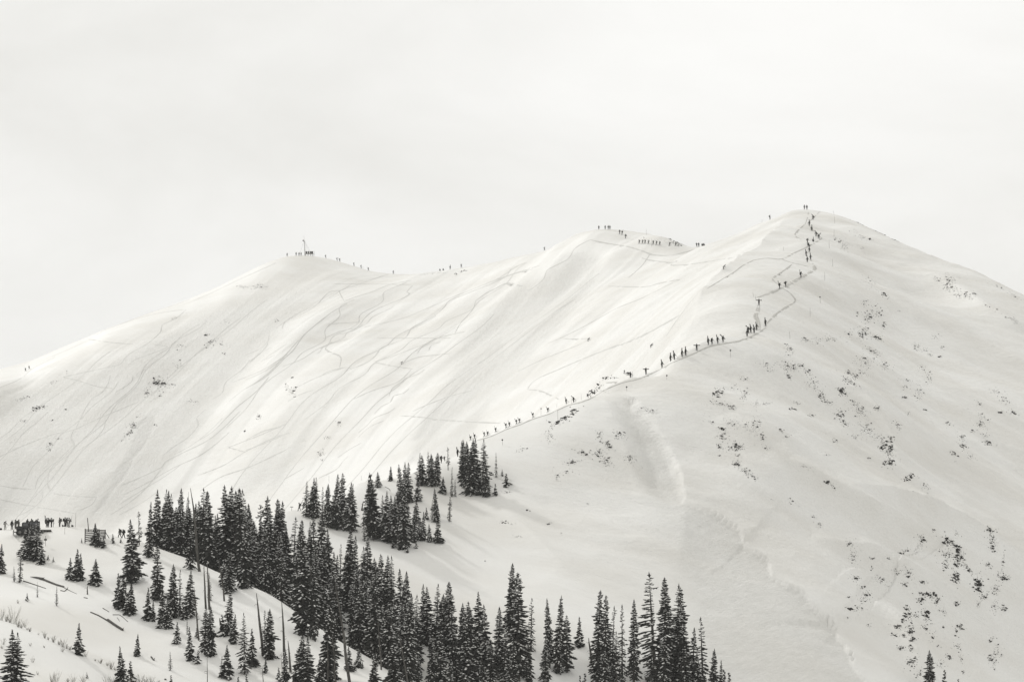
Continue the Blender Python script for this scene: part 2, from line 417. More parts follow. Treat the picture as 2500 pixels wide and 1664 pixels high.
def _hold(line, y0, y1, width, ulo, uhi):
    us = [p[0] for p in line]; vs_ = [p[1] for p in line]
    want = np.array([float(ray(u, np.interp(u, us, vs_))[1]) for u in _uz])
    ok = (YS >= y0) & (YS <= y1)
    fade = np.clip((_uz - ulo) / 60, 0, 1) * np.clip((uhi - _uz) / 60, 0, 1)
    for it in range(6):
        el = np.where(ok[:, None], Z / GY, -9)
        k = np.argmax(el, axis=0)
        if it == 0:
            yk = YS[k].copy()
            pad = np.pad(yk, 15, mode='edge')
            yk = np.array([np.median(pad[i:i + 31]) for i in range(NA)])
            yk = _smooth(yk, 16)
        dz = (want - el[k, np.arange(NA)]) * YS[k] * fade
        dz = _smooth(dz, 5)
        Z[:] += dz[None, :] * np.exp(-((GY - yk[None, :]) / width) ** 2)
_hold(SKY_FAR, 930, 1600, 55.0, -900, 4000)
_hold(SKY_NEAR, 585, 800, 16.0, -900, 1640)

# ------------------------------------------------------------------ materials
MATS = {}
def material(name, col, rough=0.8, spec=0.2, var=0.0, scale=2.0, bump=0.0, bump_scale=4.0, coords='Object'):
    m = bpy.data.materials.new(name)
    m.use_nodes = True
    t = m.node_tree
    b = t.nodes['Principled BSDF']
    b.inputs['Base Color'].default_value = (*col, 1)
    b.inputs['Roughness'].default_value = rough
    b.inputs['Specular IOR Level'].default_value = spec
    tc = t.nodes.new('ShaderNodeTexCoord')
    if var:
        n = t.nodes.new('ShaderNodeTexNoise')
        n.inputs['Scale'].default_value = scale
        n.inputs['Detail'].default_value = 4
        r = t.nodes.new('ShaderNodeValToRGB')
        r.color_ramp.elements[0].position = 0.3
        r.color_ramp.elements[1].position = 0.7
        r.color_ramp.elements[0].color = (*[c * (1 - var) for c in col], 1)
        r.color_ramp.elements[1].color = (*[min(1, c * (1 + var)) for c in col], 1)
        t.links.new(tc.outputs[coords], n.inputs['Vector'])
        t.links.new(n.outputs['Fac'], r.inputs['Fac'])
        t.links.new(r.outputs['Color'], b.inputs['Base Color'])
    if bump:
        n2 = t.nodes.new('ShaderNodeTexNoise')
        n2.inputs['Scale'].default_value = bump_scale
        n2.inputs['Detail'].default_value = 5
        bp = t.nodes.new('ShaderNodeBump')
        bp.inputs['Strength'].default_value = 1.0
        bp.inputs['Distance'].default_value = bump
        t.links.new(tc.outputs[coords], n2.inputs['Vector'])
        t.links.new(n2.outputs['Fac'], bp.inputs['Height'])
        t.links.new(bp.outputs['Normal'], b.inputs['Normal'])
    MATS[name] = m
    return m

def snow_material():
    m = bpy.data.materials.new('snow')
    m.use_nodes = True
    t = m.node_tree
    N, K = t.nodes.new, t.links.new
    b = t.nodes['Principled BSDF']
    b.inputs['Roughness'].default_value = 0.62
    b.inputs['Specular IOR Level'].default_value = 0.18
    tc = N('ShaderNodeTexCoord')
    at = N('ShaderNodeAttribute'); at.attribute_name = 'rough'
    # colour: clean wind-packed snow, older and greyer where 'rough', with clod self-shadow and left-bowl shade painted in
    n = N('ShaderNodeTexNoise'); n.inputs['Scale'].default_value = 0.035; n.inputs['Detail'].default_value = 6
    mp0 = N('ShaderNodeMapping'); mp0.vector_type = 'TEXTURE'; mp0.inputs['Scale'].default_value = (1.7, 0.6, 0.6); mp0.inputs['Rotation'].default_value = (0, 0, -0.72)
    r = N('ShaderNodeValToRGB')
    r.color_ramp.elements[0].position = 0.35; r.color_ramp.elements[0].color = (0.668, 0.655, 0.622, 1)
    r.color_ramp.elements[1].position = 0.62; r.color_ramp.elements[1].color = (0.735, 0.730, 0.708, 1)
    K(tc.outputs['Object'], mp0.inputs['Vector']); K(mp0.outputs['Vector'], n.inputs['Vector']); K(n.outputs['Fac'], r.inputs['Fac'])
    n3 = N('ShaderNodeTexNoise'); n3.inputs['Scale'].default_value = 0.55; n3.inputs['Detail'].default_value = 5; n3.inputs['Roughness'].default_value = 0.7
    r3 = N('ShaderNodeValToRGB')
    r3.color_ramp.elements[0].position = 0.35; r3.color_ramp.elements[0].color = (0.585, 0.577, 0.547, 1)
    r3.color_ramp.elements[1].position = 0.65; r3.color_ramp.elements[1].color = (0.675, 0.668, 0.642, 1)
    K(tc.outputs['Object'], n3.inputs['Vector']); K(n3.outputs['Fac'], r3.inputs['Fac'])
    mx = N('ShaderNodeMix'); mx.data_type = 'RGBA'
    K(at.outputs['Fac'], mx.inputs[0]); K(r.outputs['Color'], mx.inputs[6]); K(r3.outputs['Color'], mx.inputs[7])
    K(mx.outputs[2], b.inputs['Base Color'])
    # relief: wind ripples everywhere, clods and grooves on the slide beds
    mp = N('ShaderNodeMapping'); mp.vector_type = 'TEXTURE'; mp.inputs['Scale'].default_value = (8.5, 2.3, 2.3); mp.inputs['Rotation'].default_value = (0, 0, -0.72)
    na = N('ShaderNodeTexNoise'); na.inputs['Scale'].default_value = 1.0; na.inputs['Detail'].default_value = 7; na.inputs['Roughness'].default_value = 0.66
    K(tc.outputs['Object'], mp.inputs['Vector']); K(mp.outputs['Vector'], na.inputs['Vector'])
    mp2 = N('ShaderNodeMapping'); mp2.vector_type = 'TEXTURE'; mp2.inputs['Scale'].default_value = (4.2, 1.1, 1.1); mp2.inputs['Rotation'].default_value = (0, 0, 0.927)
    nb = N('ShaderNodeTexNoise'); nb.inputs['Scale'].default_value = 0.9; nb.inputs['Detail'].default_value = 6; nb.inputs['Roughness'].default_value = 0.72
    K(tc.outputs['Object'], mp2.inputs['Vector']); K(mp2.outputs['Vector'], nb.inputs['Vector'])
    b1 = N('ShaderNodeBump'); b1.inputs['Distance'].default_value = 0.55; b1.inputs['Strength'].default_value = 0.8
    K(na.outputs['Fac'], b1.inputs['Height']); aw = N('ShaderNodeAttribute'); aw.attribute_name = 'wind'; K(aw.outputs['Fac'], b1.inputs['Strength'])
    b2 = N('ShaderNodeBump'); b2.inputs['Distance'].default_value = 2.0
    mp3 = N('ShaderNodeMapping'); mp3.vector_type = 'TEXTURE'; mp3.inputs['Scale'].default_value = (2.6, 0.75, 0.75); mp3.inputs['Rotation'].default_value = (0, 0, -0.72)
    nc = N('ShaderNodeTexNoise'); nc.inputs['Scale'].default_value = 1.0; nc.inputs['Detail'].default_value = 4; nc.inputs['Roughness'].default_value = 0.7
    K(tc.outputs['Object'], mp3.inputs['Vector']); K(mp3.outputs['Vector'], nc.inputs['Vector'])
    b3 = N('ShaderNodeBump'); b3.inputs['Distance'].default_value = 0.22
    K(aw.outputs['Fac'], b3.inputs['Strength']); K(nc.outputs['Fac'], b3.inputs['Height']); K(b1.outputs['Normal'], b3.inputs['Normal'])
    K(at.outputs['Fac'], b2.inputs['Strength']); K(nb.outputs['Fac'], b2.inputs['Height']); K(b3.outputs['Normal'], b2.inputs['Normal'])
    K(b2.outputs['Normal'], b.inputs['Normal'])
    MATS['snow'] = m
    return m
snow_material()

# ------------------------------------------------------------------ object helpers
def tag(o, label=None, cat=None, group=None, kind=None):
    if label: o['label'] = label
    if cat: o['category'] = cat
    if group: o['group'] = group
    if kind: o['kind'] = kind
    return o
def mesh_obj(name, mesh, parent=None, mat=None):
    o = bpy.data.objects.new(name, mesh)
    C.objects.link(o)
    if parent is not None:
        o.parent = parent
    if mat is not None:
        if not mesh.materials:
            mesh.materials.append(mat)
        else:
            o.material_slots[0].link = 'OBJECT'
            o.material_slots[0].material = mat
    return o
def empty(name, loc=(0, 0, 0), rz=0.0, scale=1.0):
    o = bpy.data.objects.new(name, None)
    o.empty_display_size = 0.3
    C.objects.link(o)
    o.location = loc
    o.rotation_euler = (0, 0, rz)
    o.scale = (scale,) * 3 if not hasattr(scale, '__len__') else scale
    return o
class MB:
    """collects vertices and faces of one mesh"""
    def __init__(s):
        s.v, s.f, s.m = [], [], []
    def face(s, *ps, mi=0):
        i = len(s.v)
        s.v.extend([tuple(p) for p in ps])
        s.f.append(tuple(range(i, i + len(ps))))
        s.m.append(mi)
    def box(s, c, size, rot=None, mi=0):
        i = len(s.v)
        R = rot or Matrix.Identity(3)
        for sx in (-.5, .5):
            for sy in (-.5, .5):
                for sz in (-.5, .5):
                    p = R @ Vector((sx * size[0], sy * size[1], sz * size[2])) + Vector(c)
                    s.v.append(tuple(p))
        for q in ((0,1,3,2),(4,6,7,5),(0,4,5,1),(2,3,7,6),(0,2,6,4),(1,5,7,3)):
            s.f.append(tuple(i + k for k in q)); s.m.append(mi)
    def tube(s, pts, rads, n=6, mi=0, cap=True):
        pts = [Vector(p) for p in pts]
        base = len(s.v)
        for k, p in enumerate(pts):
            d = (pts[min(k + 1, len(pts) - 1)] - pts[max(k - 1, 0)]).normalized()
            a = d.orthogonal().normalized() if abs(d.z) < 0.99 else Vector((1, 0, 0))
            if abs(d.z) < 0.99:
                a = d.cross(Vector((0, 0, 1))).normalized()
            b = d.cross(a)
            for j in range(n):
                t = 2 * math.pi * j / n
                s.v.append(tuple(p + (a * math.cos(t) + b * math.sin(t)) * rads[k]))
        for k in range(len(pts) - 1):
            for j in range(n):
                j2 = (j + 1) % n
                s.f.append((base + k * n + j, base + k * n + j2, base + (k + 1) * n + j2, base + (k + 1) * n + j)); s.m.append(mi)
        if cap:
            s.f.append(tuple(base + j for j in reversed(range(n)))); s.m.append(mi)
            s.f.append(tuple(base + (len(pts) - 1) * n + j for j in range(n))); s.m.append(mi)
    def mesh(s, name, mats=(), smooth=False):
        me = bpy.data.meshes.new(name)
        me.from_pydata(s.v, [], s.f)
        for m in mats:
            me.materials.append(m)
        if len(mats) > 1:
            me.polygons.foreach_set('material_index', s.m)
        if smooth:
            me.polygons.foreach_set('use_smooth', [True] * len(me.polygons))
        me.update()
        return me
    def build(s, name, mat, parent=None, smooth=False):
        return mesh_obj(name, s.mesh(name, [mat], smooth), parent)

# ------------------------------------------------------------------ the land as three sheets of one fan
_e1y = np.gradient(Z, axis=0); _dy1 = np.gradient(GY, axis=0); _dx1 = np.gradient(GX, axis=0)
_e2z = np.gradient(Z, axis=1); _dx2 = np.gradient(GX, axis=1)
# tangents: t1 = (dx1, dy1, e1), t2 = (dx2, 0, e2)
_nx = -_dy1 * _e2z
_ny = -(_e1y * _dx2 - _dx1 * _e2z)
_nz = _dy1 * _dx2
_ln = np.sqrt(_nx ** 2 + _ny ** 2 + _nz ** 2)
NRM = np.stack([_nx / _ln, _ny / _ln, _nz / _ln], -1)

_uaz = UC + FPX * CP * AZ
_far = np.interp(_uaz, [-400,330,450,700,1100,1400,1540,1660,1700,1712,1760,1820,1880,1925,1975,2100,2900],
                       [660,640,665,722,765,795,805,808,845,885,945,1012,1085,1155,1182,1215,1215])
_fg = np.interp(_uaz, [-400,200,330,430,560,740,950,1080,1180,1300,2900], [645,632,611,595,587,567,549,545,520,480,470])
_fg = np.minimum(_fg, _far - 5)
iF = np.searchsorted(YS, _far)
iG = np.searchsorted(YS, _fg)
def land(name, lo, hi, label):
    """rows lo[j]..hi[j] of the fan as one mesh"""
    quad = np.zeros((NR - 1, NA - 1), bool)
    r = np.arange(NR - 1)[:, None]
    quad[:] = (r >= np.minimum(lo[:-1], lo[1:])[None, :]) & (r < np.minimum(hi[:-1], hi[1:])[None, :])
    qi, qj = np.nonzero(quad)
    idx = np.stack([qi * NA + qj, qi * NA + qj + 1, (qi + 1) * NA + qj + 1, (qi + 1) * NA + qj], -1)
    used, inv = np.unique(idx, return_inverse=True)
    inv = inv.reshape(-1, 4)
    co = np.stack([GX.ravel()[used], GY.ravel()[used], Z.ravel()[used]], -1)
    me = bpy.data.meshes.new(name)
    me.vertices.add(len(used)); me.vertices.foreach_set('co', co.ravel())
    me.loops.add(inv.size); me.loops.foreach_set('vertex_index', inv.ravel().astype(np.int32))
    me.polygons.add(len(inv))
    me.polygons.foreach_set('loop_start', np.arange(0, inv.size, 4, dtype=np.int32))
    me.polygons.foreach_set('use_smooth', np.ones(len(inv), bool))
    me.update(calc_edges=True)
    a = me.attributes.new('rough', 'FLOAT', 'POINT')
    a.data.foreach_set('value', ROUGH_SHADE.ravel()[used].astype(np.float32))
    a = me.attributes.new('wind', 'FLOAT', 'POINT')
    a.data.foreach_set('value', WIND.ravel()[used].astype(np.float32))
    me.normals_split_custom_set_from_vertices(NRM.reshape(-1, 3)[used].tolist())
    o = mesh_obj(name, me, mat=MATS['snow'])
    tag(o, label, 'snow', kind='structure')
    return o
land('snow_slope', np.zeros(NA, int), iG, 'white snow slope with scattered spruces at the lower left')
land('snow_ridge', iG, iF, 'near snow ridge that the line of hikers climbs to the rounded summit')
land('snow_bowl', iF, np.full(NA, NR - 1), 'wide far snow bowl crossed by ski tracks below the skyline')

# ------------------------------------------------------------------ ski tracks and the boot-packed trail
material('packed_shaded_snow', (0.55, 0.545, 0.52), 0.7, 0.15, var=0.08, scale=0.8)  # greyish packed snow, darkened further to paint the groove's shaded wall
material('trodden_snow', (0.475, 0.467, 0.44), 0.75, 0.12, var=0.16, scale=1.3)
FR = {'a': (0, 600, 2.376), 'b': (600, 620, 2.8), 'c': (1200, 540, 3.408), 'd': (1650, 480, 3.92), 'f': (0, 0, 1.0), 'g': (0, 1230, 6.731)}
TRACKS = [
 ('a',1.0,[(0,1220),(130,1160),(300,1095),(430,1065),(550,1010),(800,905)]),
 ('a',1.0,[(430,1065),(410,1110),(430,1160),(390,1220),(300,1270),(220,1350),(205,1410)]),
 ('a',1.0,[(430,1150),(340,1240),(290,1300),(275,1370),(290,1420)]),
 ('a',.8,[(610,1010),(600,1060),(540,1130),(440,1195)]),
 ('a',1.1,[(640,750),(625,800),(590,850),(530,890),(480,970),(440,1060)]),
 ('a',.9,[(365,762),(480,735),(620,705),(700,685),(720,655),(760,620),(850,570),(930,500),(940,460),(1020,420),(1080,370)]),
 ('a',.8,[(365,762),(450,780),(560,815),(660,828)]),
 ('a',.9,[(670,850),(760,790),(770,755)]),
 ('a',.8,[(510,540),(640,560),(770,570)]),
 ('a',.6,[(890,575),(970,585),(880,625),(780,660)]),
 ('a',.8,[(560,510),(650,470),(760,435),(900,395),(1060,370)]),
 ('a',1.0,[(570,503),(700,440),(850,392),(1000,347),(1100,312)]),
 ('a',.9,[(1120,320),(1250,262),(1400,190),(1600,100)]),
 ('a',.9,[(300,640),(400,600),(520,545)]),
 ('a',1.0,[(150,745),(200,705),(320,645)]),
 ('a',.7,[(0,820),(100,780),(150,745)]),
 ('a',1.0,[(0,1390),(80,1402),(180,1410)]),
 ('a',.8,[(0,1470),(100,1490),(200,1510)]),
 ('a',.8,[(220,1515),(320,1530),(430,1550)]),
 ('a',1.0,[(310,1435),(430,1450),(560,1455)]),
 ('a',.9,[(250,1430),(240,1470),(190,1520),(100,1568)]),
 ('a',.8,[(560,1455),(530,1500),(440,1540)]),
 ('a',1.1,[(945,1215),(1000,1170),(1090,1110),(1150,1040),(1140,1000),(1190,950)]),
 ('a',1.0,[(700,1390),(840,1330),(940,1280),(960,1250),(1080,1190),(1200,1130),(1290,1060),(1390,960)]),
 ('a',.9,[(720,1440),(860,1370),(1000,1290),(1150,1220),(1250,1150),(1330,1080)]),
 ('a',.9,[(690,1500),(800,1430),(950,1340),(1060,1260)]),
 ('a',.8,[(690,1560),(820,1490),(920,1420)]),
 ('a',.7,[(640,1560),(760,1480),(850,1400),(930,1300)]),
 ('a',.7,[(1325,1168),(1420,1195)]),
 ('a',.9,[(1325,1168),(1500,1100),(1663,1030)]),
 ('a',.8,[(1150,1330),(1300,1270),(1420,1195),(1550,1130),(1663,1085)]),
 ('a',.9,[(1160,1420),(1280,1340),(1450,1280),(1663,1180)]),
 ('a',.9,[(1330,900),(1420,830),(1540,760),(1663,640)]),
 ('a',1.0,[(1230,890),(1290,850),(1310,790),(1400,720),(1450,660)]),
 ('a',.8,[(1450,670),(1540,590),(1560,520)]),
 ('a',.7,[(1520,665),(1600,610),(1663,570)]),
 ('a',.9,[(1350,790),(1480,740),(1560,700),(1663,630)]),
 ('a',.9,[(1130,1140),(1230,1080),(1310,1000),(1380,930),(1480,850),(1560,760)]),
 ('a',.6,[(1010,1210),(1120,1150),(1220,1070),(1290,1000)]),
 ('b',.8,[(0,690),(110,640),(160,580)]),
 ('b',1.0,[(0,860),(130,800),(290,690),(350,620),(400,550),(520,450),(600,390),(690,345)]),
 ('b',.8,[(30,740),(100,680),(170,640)]),
 ('b',.7,[(100,735),(200,690)]),
 ('b',.9,[(0,920),(80,870),(180,790),(260,700),(360,590)]),
 ('b',.9,[(250,510),(270,460),(380,410),(480,350),(570,260),(650,250)]),
 ('b',.7,[(250,770),(380,720),(480,655),(560,620),(700,580)]),
 ('b',1.0,[(640,775),(650,705),(600,680),(545,650),(560,625),(590,600)]),
 ('b',.9,[(530,580),(640,530),(760,500),(810,440),(870,390),(980,340),(1080,300),(1120,270),(1100,260),(1140,215)]),
 ('b',.8,[(560,480),(680,470),(800,465)]),
 ('b',.8,[(640,550),(740,520),(800,480)]),
 ('b',1.0,[(680,320),(760,290),(860,260),(980,210),(1130,180)]),
 ('b',.9,[(690,345),(660,300),(640,260),(650,250),(760,210),(860,175),(970,140)]),
 ('b',.6,[(600,205),(740,205),(900,205),(1130,210)]),
 ('b',.9,[(810,500),(950,470),(1100,430),(1290,350),(1400,300),(1530,250),(1650,200),(1720,170),(1800,120),(1890,65)]),
 ('b',1.2,[(720,785),(830,740),(890,690),(930,640),(1080,580),(1130,510),(1200,470),(1290,420),(1350,370),(1390,320),(1500,275),(1600,235),(1700,195),(1820,140),(1960,105)]),
 ('b',1.1,[(510,835),(570,800),(680,775),(720,785)]),
 ('b',.9,[(880,735),(1000,700),(1130,650),(1240,610),(1290,580),(1430,545),(1500,530)]),
 ('b',.7,[(900,575),(1050,575),(1290,575),(1400,575)]),
 ('b',.8,[(1075,745),(1180,705),(1300,690),(1400,680)]),
 ('b',.8,[(1175,680),(1200,640),(1290,600)]),
 ('b',.7,[(1250,660),(1270,620),(1330,600)]),
 ('b',1.0,[(740,990),(860,935),(1000,890),(1060,860),(1130,790)]),
 ('b',.6,[(880,740),(1000,765),(1140,785)]),
 ('b',.9,[(980,970),(1000,920),(1070,870),(1090,850),(1180,820),(1220,790)]),
 ('b',1.0,[(880,1090),(930,1040),(990,1010),(1010,970),(1080,950),(1115,920)]),
 ('b',1.0,[(770,1220),(830,1170),(880,1120),(980,1080),(1020,1050)]),
 ('b',.8,[(770,1250),(850,1180),(940,1140)]),
 ('b',1.0,[(630,1390),(700,1340),(790,1290)]),
 ('b',1.0,[(500,1530),(620,1470),(660,1420),(700,1380)]),
 ('b',.8,[(260,1540),(330,1500),(400,1460)]),
 ('b',.9,[(1140,1075),(1240,1030),(1400,970),(1540,935)]),
 ('b',.7,[(1060,1105),(1200,1115),(1310,1130),(1500,1145),(1740,1155)]),
 ('b',.8,[(290,1005),(370,960),(460,930)]),
 ('b',1.0,[(350,910),(450,860),(570,810),(680,775)]),
 ('b',1.0,[(0,1270),(120,1210),(240,1180)]),
 ('b',.7,[(0,1340),(110,1300),(300,1220)]),
 ('b',1.2,[(1570,320),(1640,270),(1720,230),(1790,200),(1890,220)]),
 ('b',1.0,[(1430,540),(1470,470),(1550,380),(1570,320)]),
 ('c',1.1,[(300,1395),(330,1350),(400,1300),(540,1240),(760,1145),(1000,1050),(1120,1010),(1300,930),(1480,830),(1600,760),(1720,660)]),
 ('c',1.0,[(470,1015),(600,960),(760,880),(950,775),(1050,720),(1250,640),(1450,540),(1570,485)]),
 ('c',.8,[(970,540),(1120,545),(1290,545),(1400,515),(1570,485)]),
 ('c',.9,[(220,1250),(400,1160),(620,1070),(720,1030),(800,990)]),
 ('c',.6,[(590,975),(700,980),(820,975)]),
 ('c',1.1,[(300,580),(380,530),(440,470),(460,410),(550,360),(640,310),(700,220),(820,155)]),
 ('c',1.4,[(700,225),(760,185),(820,155)]),
 ('c',1.1,[(820,155),(960,185),(1100,205),(1200,230),(1300,265),(1340,280),(1480,285),(1600,260),(1720,225)]),
 ('c',.9,[(1250,300),(1290,320),(1500,345),(1540,330),(1490,365),(1640,360),(1900,320),(2000,305)]),
 ('c',1.0,[(0,580),(110,520),(180,540),(260,540)]),
 ('c',.9,[(0,510),(130,450),(160,400),(280,345)]),
 ('c',.7,[(0,500),(200,430),(400,370)]),
 ('c',.8,[(1140,470),(1250,370),(1320,270)]),
 ('c',1.1,[(1450,1040),(1550,970),(1640,900),(1720,780),(1745,690),(1730,660),(1790,590)]),
 ('c',.6,[(300,1400),(400,1410),(500,1450),(560,1480)]),
]
TRAIL = [
 ('f',1.5,[(1160,1074),(1200,1062),(1240,1044),(1270,1034),(1300,1021),(1340,1008),(1385,988),(1420,979),(1450,966),(1480,948),(1520,932),(1560,922),(1600,905),(1640,884),(1670,871),(1700,858),(1730,844),(1765,837),(1800,831),(1826,822),(1850,811),(1870,797)]),
 ('f',1.0,[(1395,984),(1420,966),(1445,945),(1470,931)]),
 ('f',1.0,[(1480,932),(1540,926),(1590,906),(1620,900)]),
 ('d',1.2,[(805,1280),(798,1200),(772,1140),(790,1090),(802,1040)]),
 ('d',.9,[(785,1280),(780,1205),(750,1145),(770,1090),(785,1040)]),
 ('d',1.8,[(780,965),(880,930),(1000,880),(1060,850),(1200,770),(1300,715),(1330,690),(1310,640),(1285,600)]),
 ('d',1.2,[(870,1215),(950,1130),(1050,1060),(1140,1000),(1100,930),(1010,870)]),
 ('d',1.1,[(990,850),(930,800),(940,770),(1030,710),(1110,650)]),
 ('d',1.3,[(740,610),(870,590),(1010,597),(1130,540),(1260,480),(1400,400)]),
 ('d',1.0,[(1010,597),(1100,630),(1270,670)]),
 ('d',1.2,[(1400,400),(1340,350),(1300,310),(1270,250),(1310,210),(1380,140)]),
 ('d',1.0,[(1240,260),(1140,360),(1200,410)]),
 ('d',1.0,[(1240,260),(1260,200),(1268,150)]),
 ('d',1.0,[(740,610),(640,660),(560,720),(430,800),(300,880)]),
]
def ribbon(name, line, w, mat, label):
    """low banked track pressed into the snow: two lips and a trough"""
    n = len(line)
    if n < 2:
        return
    V, F = [], []
    for i in range(n):
        a, b = line[max(i - 1, 0)], line[min(i + 1, n - 1)]
        t = np.array([b[0] - a[0], b[1] - a[1]])
        t = t / (np.hypot(*t) + 1e-9)
        s = np.array([-t[1], t[0]])
        e = min(1.0, 0.25 + min(i, n - 1 - i) / 4.0) * (0.85 + 0.45 * float(vnoise(np.array(line[i][0] / 3.1), np.array(line[i][1] / 3.1), 91)))
        for off, up in ((-1.0, -0.05), (-0.55, 0.10), (0.0, 0.05), (0.55, 0.10), (1.0, -0.05)):
            x, y = line[i][0] + s[0] * off * w * e, line[i][1] + s[1] * off * w * e
            V.append((x, y, height(x, y) + up))
    for i in range(n - 1):
        for k in range(4):
            F.append((i * 5 + k, i * 5 + k + 1, (i + 1) * 5 + k + 1, (i + 1) * 5 + k))
    me = bpy.data.meshes.new(name)
    me.from_pydata(V, [], F)
    me.polygons.foreach_set('use_smooth', [True] * len(F))
    tag(mesh_obj(name, me, mat=mat), label, 'track', kind='structure')
def clean(L3):
    keep = [L3[0]]
    for p in L3[1:]:
        if 0.15 < np.hypot(p[0] - keep[-1][0], p[1] - keep[-1][1]) < 60:
            keep.append(p)
    return np.array(keep)
for fr, w, pts in TRACKS:
    ou, ov, sc = FR[fr]
    line = world_line([(ou + x / sc, ov + y / sc) for x, y in pts], 7, ymin=880)
    ribbon('ski_track', clean(line), 0.48 * w, MATS['packed_shaded_snow'], 'thin ski track pressed into the snow of the far bowl')
for fr, w, pts in TRAIL:
    ou, ov, sc = FR[fr]
    line = world_line([(ou + x / sc, ov + y / sc + (2.2 if fr == 'f' else 0.0)) for x, y in pts], 5, ymin=600, ymax=1180)
    ribbon('boot_trail', clean(line), 0.36 * w, MATS['trodden_snow'], 'trodden boot trail along the ridge to the summit')

# linked turns: skiers' lines that follow the fall line of the bowl
tk = random.Random(19)
def fall_line(x, y, steps, phase, amp, wl):
    out = []
    s = 0.0
    for i in range(steps):
        e = 4.0
        gx = (height(x + e, y) - height(x - e, y)) / (2 * e)
        gy = (height(x, y + e) - height(x, y - e)) / (2 * e)
        g = math.hypot(gx, gy)
        if g < 0.12: break
        dx, dy = -gx / g, -gy / g
        k = math.sin(phase + s * 2 * math.pi / wl)
        out.append((x - dy * amp * k, y + dx * amp * k, 0.0))
        x += dx * 1.1; y += dy * 1.1; s += 1.1
        if y < 1010: break
    return out
for c in range(9):
    u0 = (90, 300, 470, 640, 800, 960, 1120, 1270, 1400)[c]
    for k in range(2):
        u = u0 + tk.uniform(-70, 70)
        x, y, z = hit(u, float(np.interp(u, [p[0] for p in SKY_FAR], [p[1] for p in SKY_FAR])) + tk.uniform(14, 160), ymin=900)
        ln = fall_line(x, y, tk.randrange(50, 170), tk.uniform(0, 6.3), tk.uniform(.5, 2.4), tk.uniform(16, 42))
        if len(ln) > 12:
            ribbon('ski_track', clean(np.array(ln)), tk.uniform(.22, .38), MATS['packed_shaded_snow'], 'faint ski track winding down the fall line of the bowl')

# ------------------------------------------------------------------ spruces
material('needles', (0.044, 0.0445, 0.0400), 0.75, 0.15, var=0.45, scale=1.7)
material('bark', (0.075, 0.071, 0.064), 0.9, 0.1, var=0.35, scale=3.0)
material('grey_wood', (0.085, 0.081, 0.074), 0.85, 0.1, var=0.35, scale=2.5)
material('branch_snow', (0.76, 0.755, 0.73), 0.7, 0.1)

